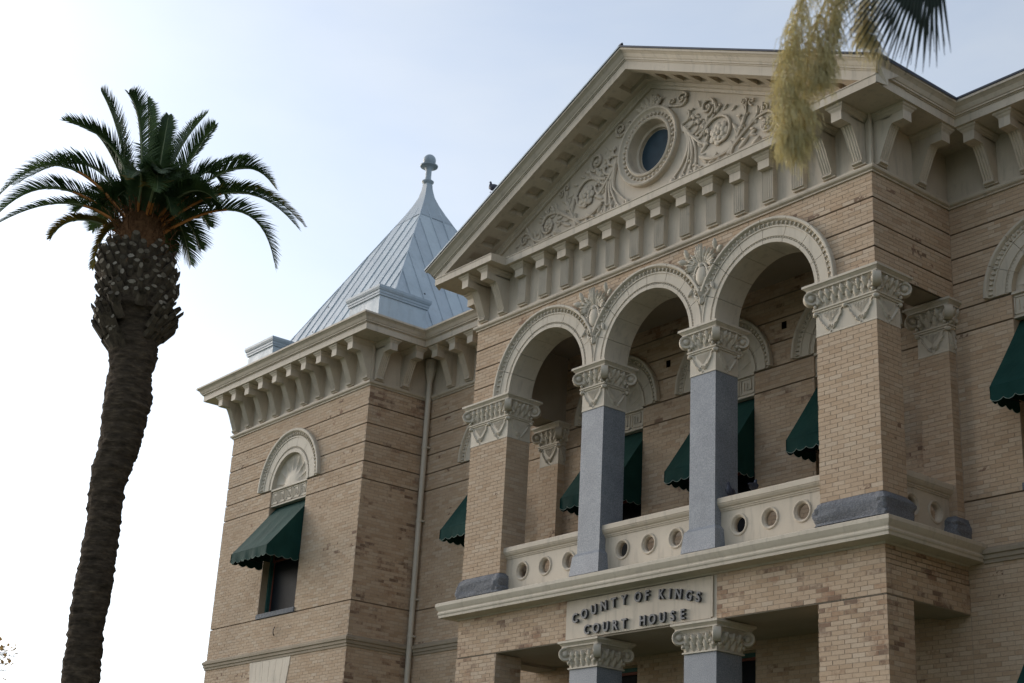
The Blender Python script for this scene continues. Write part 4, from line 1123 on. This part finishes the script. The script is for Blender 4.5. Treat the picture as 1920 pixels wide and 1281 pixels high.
# ------------------------------------------------------------------ pigeons
def pigeon(label, loc, rz, pitch_=0, head=0):
    r = thing('pigeon', label, 'pigeon', loc, 'pigeons perched on the courthouse'); r.rotation_euler = (0, 0, rz)
    mb = MB(); spine = [(-.17, .135, .012, .006), (-.12, .14, .03, .012), (-.07, .13, .045, .03), (-.02, .115, .062, .055), (.04, .11, .068, .068), (.09, .125, .055, .060), (.115, .16, .036, .042), (.12, .195, .027, .030), (.13, .222, .027, .027), (.15, .235, .020, .02), (.163, .233, .008, .008)]
    rows = []
    cp, sp = math.cos(pitch_), math.sin(pitch_)
    for k, (x, z, wy, wz) in enumerate(spine):
        ax, az = (0, 1) if k < 5 else ((-.5, .86) if k < 7 else ((-.9, .4) if k == 7 else (-.3, .95)))
        row = []
        for j in range(12):
            a = 2*PI*j/12; xx, zz = x+ax*wz*math.sin(a), z+az*wz*math.sin(a)
            row.append((xx*cp-zz*sp, wy*math.cos(a), xx*sp+zz*cp))
        rows.append(row)
    i = mb.grid(rows, cv=True); mb.f.append(tuple(i[0])); mb.f.append(tuple(reversed(i[-1])))
    mb.obj('body', M_bird, r, smooth=70)
    for s in (-1, 1):
        mb = MB(); rows = []
        for t_ in [k/6 for k in range(7)]:
            x = .08-.23*t_; hh = .04*math.sin(PI*min(1, .15+t_*.8)); z = .13-.0*t_
            rows.append([((x)*cp-(z+q*hh)*sp, s*(.066-.045*t_+.004), x*sp+(z+q*hh)*cp) for q in (-1, 0, 1)])
        mb.grid(rows); mb.obj('wing', M_bird, r)
    mb = MB(); mb.tube([((.16)*cp-.232*sp, 0, .16*sp+.232*cp), (.185*cp-.222*sp, 0, .185*sp+.222*cp)], [.007, .002], 5); mb.obj('beak', M_beak, r)
    mb = MB()
    for s in (-1, 1):
        mb.tube([(.02, s*.025, .06), (.03, s*.025, .0)], .005, 5)
        for q in (-.02, 0, .02): mb.tube([(.03, s*.025, .004), (.055, s*.025+q, .003)], .0035, 4)
    mb.obj('legs', M_foot, r, kind='stuff')
    return r
zr = lambda x: ZA+.44/cn-SL*abs(x)+.02
pigeon('dark pigeon on the left slope of the pediment roof edge, facing left', (-3.86, -.86, zr(3.86)-.02), PI+.2, .25)
pigeon('dark pigeon on the very peak of the pediment', (-.10, -.78, zr(.1)-.10), 2.6, -.1)
pigeon('grey pigeon on the balcony rail close beside the right granite column', (1.90, .22, 8.39), -1.2, .1)
pigeon('grey pigeon on the balcony rail between the right granite column and the right brick pier', (2.42, .20, 8.39), 1.9, .1)

# ------------------------------------------------------------------ date palm
PBASE = Vector((-3.189, -8.579, 0)); Hd = Vector((-.92199, .38723, 0)); Rt = Vector((.38723, .92199, 0))
palm = thing('date_palm', 'tall date palm left of the courthouse with a swollen collar under its crown', 'palm tree', PBASE)
TR_ = [((-0.625, 11.494), (0.524, 11.697)), ((-0.664, 11.294), (0.584, 11.512)), ((-0.67, 11.101), (0.626, 11.324)), ((-0.599, 10.733), (0.675, 10.946)), ((-0.561, 10.363), (0.69, 10.566)), ((-0.518, 10.127), (0.628, 10.31)), ((-0.485, 10.077), (0.5, 10.233)), ((-0.265, 9.898), (0.511, 10.02)), ((-0.24, 9.671), (0.475, 9.781)), ((-0.231, 9.489), (0.457, 9.593)), ((-0.235, 8.944), (0.514, 9.052)), ((-0.217, 8.588), (0.471, 8.685)), ((-0.196, 8.166), (0.438, 8.252)), ((-0.219, 8.04), (0.382, 8.12)), ((-0.252, 7.878), (0.363, 7.959)), ((-0.233, 7.585), (0.298, 7.653)), ((-0.2, 7.091), (0.311, 7.154)), ((-0.205, 6.642), (0.326, 6.704)), ((-0.235, 6.097), (0.339, 6.16)), ((-0.222, 5.444), (0.307, 5.498)), ((-0.204, 4.559), (0.35, 4.609)), ((-.22, 2.5), (.38, 2.5)), ((-.30, .8), (.46, .8)), ((-.42, -.1), (.58, -.1))]
prof = [((l[0]+r_[0])/2, (r_[0]-l[0])/2, (l[1]+r_[1])/2) for l, r_ in TR_]
def trunk_at(z):
    for (c0, r0, z0), (c1, r1, z1) in zip(prof, prof[1:]):
        if z1 <= z <= z0:
            f = (z0-z)/(z0-z1); return c0+(c1-c0)*f, r0+(r1-r0)*f
    return (prof[0][0], prof[0][1]) if z > prof[0][2] else (prof[-1][0], prof[-1][1])
mb = MB(); rows = []; nz = 300
for k in range(nz+1):
    z = 12.0*k/nz; c, r_ = trunk_at(z)
    if z > 11.5: r_ *= 1-(z-11.5)*.9
    if z > 10.05: r_ *= .90
    if z <= 10.55: c, r_ = (c, r_) if z < 9.9 else (.10+(.02-.10)*max(0, (z-9.9)/.65), min(r_, .40+.10*max(0, (z-10.3)/.25)))
    row = []
    rg = .012*math.sin(z*48)+.010*math.sin(z*31+1)
    for j in range(40):
        a = 2*PI*j/40; q = Vector((math.cos(a)*1.3, math.sin(a)*1.3, z*2.6))
        rr = r_*(1+.07*noise.fractal(q, .8, 2.0, 4))+rg*(.5+noise.noise(q*2))+.030*noise.noise(q*5)+.012*noise.noise(q*13)
        row.append(tuple(Rt*(c+rr*math.cos(a))+Hd*rr*math.sin(a)+Vector((0, 0, z))))
    rows.append(row)
mb.grid(rows, cv=True); mb.obj('trunk', M_trunk, palm, smooth=60)
# cut leaf bases: overlapping scales
bm_dark = MB()
cuts = []
nrow = 16; pr = random.Random(3)
for k in range(nrow):
    z = 9.90+(11.62-9.90)*k/(nrow-1)
    c, r_ = trunk_at(z); ncol = 21
    for j in range(ncol):
        a = 2*PI*(j+(k % 2)*.5)/ncol+pr.uniform(-.05, .05)
        side = math.cos(a)
        if z < 10.05 and side < .0: z_ = z+.02
        out = Rt*math.cos(a)+Hd*math.sin(a); tg = -Rt*math.sin(a)+Hd*math.cos(a)
        front_ = -math.sin(a)
        lo = 10.05 if side > .45 else (9.88 if side < -.45 else 10.62+.12*math.sin(a*5))
        if z < lo or pr.random() < .05: continue
        if z < 10.5: L_x = .10
        else: L_x = 0
        ctr = Rt*c+out*(r_*.84)+Vector((0, 0, z-.03+pr.uniform(-.02, .02)))
        wq, L_, tk = .078*pr.uniform(.65, 1.25), .17+pr.uniform(-.05, .06)+L_x, .030*pr.uniform(.6, 1.35)
        dirv = (out*.72+Vector((0, 0, .70))).normalized(); nv = tg.cross(dirv).normalized()
        if nv.dot(out) < 0: nv = -nv
        tip = ctr+dirv*L_; fn = (out*.93+Vector((0, 0, pr.uniform(-.30, .25)))+tg*pr.uniform(-.25, .25)).normalized(); fu = fn.cross(tg).normalized()
        ring0 = [ctr+tg*x*wq*1.15+nv*y*tk*1.6 for x, y in ((-1, 0), (-.5, 1), (.5, 1), (1, 0), (.5, -1), (-.5, -1))]
        ring1 = [tip+tg*x*wq*.80+fu*y*tk*1.25 for x, y in ((-1, 0), (-.45, 1), (.45, 1), (1, 0), (.45, -1), (-.45, -1))]
        if (ring1[1]-ring1[4]).dot(nv) < 0: ring1 = [ring1[q] for q in (0, 5, 4, 3, 2, 1)]
        i = bm_dark.vt(*ring0, *ring1)
        for q in range(6): bm_dark.f.append((i[q], i[(q+1) % 6], i[6+(q+1) % 6], i[6+q]))
        if pr.random() < (.95 if z > 10.6 else .45): cuts.append([tip.lerp(p_, pr.uniform(.75, 1.0))+fn*.003 for p_ in ring1])
bt = bm_dark.obj('leaf_base', M_boot, palm, kind='stuff')
mb = MB()
for c_ in cuts: mb.poly(c_)
mb.obj('cut_end', M_bootcut, bt, kind='stuff')
# crown fibres and fruit stalk mess
mb = MB(); pr = random.Random(5)
for k in range(620):
    a = pr.uniform(0, 2*PI); z = pr.uniform(11.35, 12.35); r_ = pr.uniform(.15, .50)
    p_ = Rt*(-.05+r_*math.cos(a))+Hd*r_*math.sin(a)+Vector((0, 0, z)); o_ = (Rt*math.cos(a)+Hd*math.sin(a))
    L_ = pr.uniform(.1, .45); e = p_+o_*L_*pr.uniform(.2, .8)+Vector((0, 0, pr.uniform(-.25, .25)))
    m_ = (p_+e)/2+Vector((0, 0, pr.uniform(-.02, .12)))
    mb.tube([p_, m_, e], [.012, .008, .003], 3, cap=False)
mb.lathe([(.50, 11.35), (.50, 11.6), (.42, 11.9), (.28, 12.3), (.1, 12.7)], (-.02, -.05, 0), 14)
mb.obj('crown_fibre', M_fibre, palm, kind='stuff')
def frond(base, mid, tip, wid=.30, m=M_frond, rot=None, n=46, curl=.45, orange=0.3):
    """base/mid/tip local vectors (quadratic through mid)"""
    pts = []
    ctrl = mid*2-(base+tip)*.5
    for k in range(n+1):
        t_ = k/n; pts.append(base*(1-t_)**2+ctrl*2*t_*(1-t_)+tip*t_*t_)
    mb = MB(); mb.tube(pts[::3], [.028*(1-.85*k/(len(pts[::3])-1)) for k in range(len(pts[::3]))], 5)
    rc = mb.obj('frond', M_rachis, palm)
    if orange:
        q = pts[:max(4, int(n*orange))]; mb = MB(); mb.tube(q[::2], [.034-.012*k/len(q[::2]) for k in range(len(q[::2]))], 5)
        mb.obj('frond_base', M_rachiso, rc)
    mb = MB()
    for k in range(6, int(n*2.6)+1):
        t_ = k/int(2.6*n); i = min(int(t_*n), n-1); f = t_*n-i; p_ = pts[i].lerp(pts[i+1], f)
        d = (pts[min(i+1, n)]-pts[max(i-1, 0)]).normalized()
        side = d.cross(Vector((0, 0, 1)))
        if side.length < .15: side = d.cross(Hd)
        side.normalize(); upv = side.cross(d).normalized()
        L_ = wid*(.35+1.0*math.sin(PI*min(1, .12+t_*.80))**.8)*(1 if t_ < .9 else 1.0-(t_-.9)*5)*1.05
        for s in (-1, 1):
            sw = .55+.5*t_; up_ = curl+rnd.uniform(-.1, .12)
            dv = (side*s*(.85)+d*sw*1.1+upv*up_).normalized()
            L2 = L_*rnd.uniform(.85, 1.12)
            e = p_+dv*L2+Vector((0, 0, -.10*L2)); mm = p_+dv*L2*.55
            wv = d*.0105
            mb.f.append(tuple(mb.vt(p_-wv, p_+wv, mm+wv*1.1, e, mm-wv*1.1)))
    mb.obj('leaflets', m, rc, kind='stuff')
FR = [[(-0.225, 12.35), (-0.634, 13.685), (-1.071, 14.55)], [(-0.122, 12.369), (-0.313, 13.751), (-0.593, 14.347)], [(-0.01, 12.39), (-0.128, 13.582), (-0.295, 14.674)], [(0.076, 12.406), (0.087, 13.317), (0.105, 14.201)], [(0.206, 12.431), (0.324, 13.57), (0.757, 14.633)], [(0.249, 12.439), (0.54, 13.304), (0.888, 14.016)], [(0.206, 12.431), (0.85, 13.365), (1.575, 13.841)], [(-0.268, 12.342), (-0.678, 13.369), (-1.566, 13.72)], [(-0.297, 12.238), (-1.106, 13.184), (-2.206, 12.696)], [(-0.283, 12.141), (-1.442, 12.915), (-2.328, 12.153)], [(-0.27, 12.045), (-1.481, 12.609), (-2.361, 12.001)], [(-0.256, 11.949), (-1.262, 12.304), (-2.347, 11.666)], [(-0.299, 11.942), (-1.066, 12.144), (-1.491, 11.793)], [(-0.225, 12.35), (-0.678, 13.369), (-1.132, 13.995)], [(0.245, 12.139), (1.401, 12.958), (2.484, 12.406)], [(0.258, 12.043), (1.52, 12.726), (2.233, 11.829)], [(0.238, 12.188), (1.461, 13.226), (2.693, 12.822)], [(0.232, 12.236), (1.264, 13.343), (2.018, 13.035)], [(0.189, 12.228), (0.805, 13.356), (1.255, 13.033)], [(-0.243, 11.854), (-0.567, 11.991), (-0.749, 11.289)]]
DEP = [.1, -.5, .3, -.2, .4, -.6, .2, -.3, .5, -.4, .2, -.2, .4, .6, -.5, .1, .5, -.6, .3, .1]
pr = random.Random(11)
for k, (f, dz) in enumerate(zip(FR, DEP)):
    b_, m_, t_ = [Rt*q[0]+Vector((0, 0, q[1]))+Hd*dd for q, dd in zip(f, (dz*.15, dz*.4, dz*.8))]
    narrow = k in (6, 11, 12, 19, 16)
    frond(b_, m_, t_, .18 if narrow else .30, M_frondy if k in (12, 19, 16) else M_frond, orange=.42 if k in (9, 10, 11, 14, 15, 6) else .25, curl=.6 if k in (0, 1, 2, 3, 4, 13) else .4)
for k in range(26):      # fronds pointing towards and away from the viewer fill the heart of the crown
    a = pr.uniform(0, 2*PI); dep = math.sin(a)*pr.uniform(1.3, 2.2); sd_ = math.cos(a)*pr.uniform(.4, 1.3); el = pr.uniform(-.35, .62)
    b_ = Rt*(-.03+.2*math.cos(a))+Hd*.2*math.sin(a)+Vector((0, 0, 12.15+.1*el))
    m_ = Rt*(sd_*.55)+Hd*dep*.55+Vector((0, 0, 12.65+.55*max(el, 0)))
    t_ = Rt*sd_+Hd*dep+Vector((0, 0, 12.35+el*.95))
    frond(b_, m_, t_, .33, orange=.2)
mb = MB()
for k in range(10):
    a = .3+k*.1; p_ = Rt*(-.1+.25*math.cos(k))+Hd*-.75+Vector((0, 0, 12.62)); q = Rt*math.sin(k*1.1)+Vector((0, 0, .5*math.cos(k*1.9))); 
    mb.f.append(tuple(mb.vt(p_, p_+q*.16+Vector((0, 0, .03)), p_+q*.26, p_+q*.15-Vector((0, 0, .03)))))
mb.obj('dry_leaf', M_frondy, palm, kind='stuff')

# ------------------------------------------------------------------ fan palm over the viewer's head
FB = Vector((13.6639, -10.58, 0)); Fh = Vector((-.58607, .81026, 0)); Fr = Vector((.81026, .58607, 0))
TBX = 2.15
def fp(s, z, d=0): return Fr*(s-TBX)+Fh*d+Vector((0, 0, z))
fan = thing('fan_palm', 'fan palm with dark pleated leaf and straw coloured flower stalks hanging in at top right', 'palm tree', FB+Fr*TBX)
mb = MB(); mb.grid([[(math.cos(2*PI*j/20)*(.30-.012*z+.012*math.sin(z*37)), math.sin(2*PI*j/20)*(.30-.012*z+.012*math.sin(z*37)), z) for j in range(20)] for z in [.05*k-.1 for k in range(174)]], cv=True)
mb.obj('trunk', M_trunk, fan, smooth=50)
def fanleaf(hub, axis, nrm, L_=.95, start=None, spread=1.15, n=30, stem=True):
    axis = axis.normalized(); side = axis.cross(nrm).normalized(); mb = MB()
    if start is not None:
        mid = (start+hub)/2+Vector((0, 0, .35)); pts = [start*(1-t_)**2+mid*2*t_*(1-t_)+hub*t_*t_ for t_ in [k/8 for k in range(9)]]
        mb.tube(pts, .016, 5)
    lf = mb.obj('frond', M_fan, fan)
    mb = MB()
    for k in range(n):
        a = -spread+2*spread*(k+.5)/n+rnd.uniform(-.25, .25)*spread/n; dv = (axis*math.cos(a)+side*math.sin(a)).normalized()
        ll = L_*(1-.22*abs(a)/spread)*rnd.uniform(.9, 1.08); tn = dv.cross(nrm).normalized(); hwid = spread/n
        rows = []
        for t_ in (0, .25, .48, .62, .76, .9, 1.0):
            r_ = ll*t_; ww = hwid*r_ if t_ <= .48 else hwid*ll*.48*(1-(t_-.48)/.53)**.8+.001
            p_ = hub+dv*r_+Vector((0, 0, -.20*max(0, t_-.4)**1.5*ll))
            fold = nrm*ww*.5
            rows.append([p_-tn*ww, p_+fold, p_+tn*ww])
        mb.grid(rows)
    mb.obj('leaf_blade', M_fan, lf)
top = fp(TBX, 8.3)
fanleaf(fp(.17, 7.97, 0), (Fr*-.46+Vector((0, 0, -.9))+Fh*.15), (Fh*-1+Fr*.2), .93, top, .60, 24)
fanleaf(fp(.22, 8.0, .15), (Fr*-.36+Vector((0, 0, -.9))+Fh*.3), (Fh*-1+Vector((0, 0, .3))), .86, top, .50, 15)
for k in range(34):
    a = 2*PI*k/34*2+.2; ux = math.cos(a)
    if ux < -.1: 
        el = 1.1
    else: el = rnd.uniform(-.6, 1.1)
    dv = (Fr*ux+Fh*math.sin(a)); hb = top+dv*1.1+Vector((0, 0, el*1.3))
    fanleaf(hb, dv*.8+Vector((0, 0, el-.7)), (Vector((0, 0, 1))+dv*-.2), .9, top, 1.3, 24)
def tassel(path, wid, dens, seed, th=.0022):
    pr = random.Random(seed); P_ = [fp(*q) for q in path]; n = 60; pts = []
    m_ = len(P_)-1; q = [P_[0]]+P_+[P_[-1]]
    for k in range(n+1):
        t_ = k/n*m_; i = min(int(t_), m_-1); f = t_-i
        pts.append(.5*(2*q[i+1]+(q[i+2]-q[i])*f+(2*q[i]-5*q[i+1]+4*q[i+2]-q[i+3])*f*f+(3*q[i+1]-q[i]-3*q[i+2]+q[i+3])*f**3))
    mb = MB(); mb.tube(pts, [.012*(1-.8*k/n)+.002 for k in range(n+1)], 6); st = mb.obj('flower_stalk', M_tassel, fan, smooth=60)
    mb = MB()
    for k in range(dens):
        t_ = 1-.70*pr.random()**1.25; p_ = pts[min(n, int(t_*n))]
        a = pr.uniform(0, 2*PI); L_ = wid*pr.uniform(.6, 1.5); o_ = Fr*math.cos(a)+Fh*math.sin(a)
        e = p_+o_*L_*.55+Vector((0, 0, -L_*.9)); mid = p_+o_*L_*.45+Vector((0, 0, -.02))
        br_ = [p_*(1-u)**2+mid*2*u*(1-u)+e*u*u for u in (0, .25, .5, .75, 1)]
        mb.tube(br_, [.0028, .0026, .0022, .0018, .001], 3, cap=False)
        for b2 in range(9):
            u = pr.uniform(.15, 1); i = min(int(u*4), 3); s_ = br_[i].lerp(br_[i+1], u*4-i)
            a2 = pr.uniform(0, 2*PI); l2 = pr.uniform(.05, .13); o2 = Fr*math.cos(a2)+Fh*math.sin(a2)
            mb.tube([s_, s_+o2*l2*.35+Vector((0, 0, -l2*.25)), s_+o2*l2*.5+Vector((0, 0, -l2))], [th*1.2, th, th*.6], 3, cap=False)
    mb.obj('flower_strands', M_tassel, st, kind='stuff')
tassel([(2.1, 8.5), (1.0, 9.0), (-.2, 8.5), (-.64, 7.70), (-.76, 7.25), (-.80, 6.85), (-.78, 6.50)], .15, 270, 1)
tassel([(2.1, 8.5), (1.0, 9.1, .1), (-.1, 8.6, .1), (-.55, 7.6, .1), (-.68, 7.05, .1), (-.70, 6.60, .1)], .13, 180, 2)
tassel([(2.1, 8.5), (1.1, 8.9, .1), (.0, 8.5, .1), (-.38, 7.85, .1), (-.50, 7.4, .1), (-.58, 7.05, .1)], .13, 190, 3)
tassel([(2.1, 8.5), (1.1, 8.9, .3), (.1, 8.4, .3), (-.25, 7.75, .3), (-.28, 7.45, .3)], .14, 120, 4)

# ------------------------------------------------------------------ small tree whose twigs enter at the lower left edge
TB = CAM+Vector((-.78, .48, 0)); 
dl = (Fv*2836.7+R2*(2-960)+U2*(640.5-1236)); dl = dl/Vector((dl.x, dl.y)).length
tip0 = CAM+dl*30
tree = thing('tree', 'small tree with thin twigs and tan leaves just showing at the lower left edge', 'tree', (tip0.x-1.6*Rv.x, tip0.y-1.6*Rv.y, 0))
htop = tip0.z
mb = MB(); mb.tube([(0, 0, -.1), (.05, .02, htop*.5), (0, .1, htop*.9)], [.16, .11, .05], 8); mb.obj('trunk', M_twig, tree)
pr = random.Random(9); mb = MB(); lf = MB()
for k in range(70):
    a = pr.uniform(0, 2*PI); s_ = Vector((0, .05, htop*pr.uniform(.5, .9))); dv = Vector((math.cos(a), math.sin(a), pr.uniform(.0, .7))); L_ = pr.uniform(.7, 1.45)
    if k < 12: dv = Rv+Vector((pr.uniform(-.15, .15), pr.uniform(-.15, .15), pr.uniform(.1, .35))); s_ = Vector((0, .05, htop-.75+.06*k)); L_ = 1.6
    e = s_+dv*L_; mid = (s_+e)/2+Vector((0, 0, .12)); pts = [s_, mid, e]; mb.tube(pts, [.02, .012, .004], 4)
    for q in range(22):
        u = pr.uniform(.3, 1)**.6; p_ = mid.lerp(e, u*2-1) if u > .5 else s_.lerp(mid, u*2)
        d2 = Vector((pr.uniform(-1, 1), pr.uniform(-1, 1), pr.uniform(-.6, 1))).normalized()*.15; c_ = p_+d2
        mb.tube([p_, c_], [.004, .002], 3, cap=False); sd_ = d2.cross(Vector((0, 0, 1)))*.3
        lf.f.append(tuple(lf.vt(c_, c_+d2*.35+sd_, c_+d2*.8, c_+d2*.35-sd_)))
cr = mb.obj('crown', M_twig, tree); lf.obj('leaves', M_dryleaf, cr, kind='stuff')

# ------------------------------------------------------------------ unseen evergreen added right of the portico to shade the right-hand walls
sh = thing('added_shade_tree', 'broad dark evergreen tree added out of view on the right to shade the facade', 'tree', (18.0, -4.6, 0))
mb = MB(); mb.tube([(0, 0, -.2), (.1, .1, 2.5), (0, 0, 5.5), (.3, .2, 9)], [.45, .36, .30, .12], 10)
pr = random.Random(21)
for k in range(9):
    a = k*.7; mb.tube([(0, 0, 4+.5*k), (1.6*math.cos(a), 1.6*math.sin(a), 5.4+.5*k), (3.4*math.cos(a), 3.4*math.sin(a), 6.2+.55*k)], [.14, .09, .03], 6)
mb.obj('trunk', M_trunk, sh, kind='stuff')
mb = MB(); cl = [Vector((pr.gauss(0, 2.4), pr.gauss(0, 2.2), 8.5+pr.gauss(0, 3.0))) for _ in range(110)]
for c in cl:
    if Vector((c.x, c.y)).length > 4.6: c.xy *= 4.6/Vector((c.x, c.y)).length
    for q in range(170):
        d = Vector((pr.gauss(0, 1), pr.gauss(0, 1), pr.gauss(0, 1))).normalized()*pr.uniform(.3, 1.25)
        p_ = c+d; u = Vector((pr.gauss(0, 1), pr.gauss(0, 1), pr.gauss(0, 1))).normalized(); v = u.cross(d).normalized()
        mb.f.append(tuple(mb.vt(p_-u*.17, p_+v*.10, p_+u*.17, p_-v*.10)))
mb.obj('crown', M_frond, sh, kind='stuff')
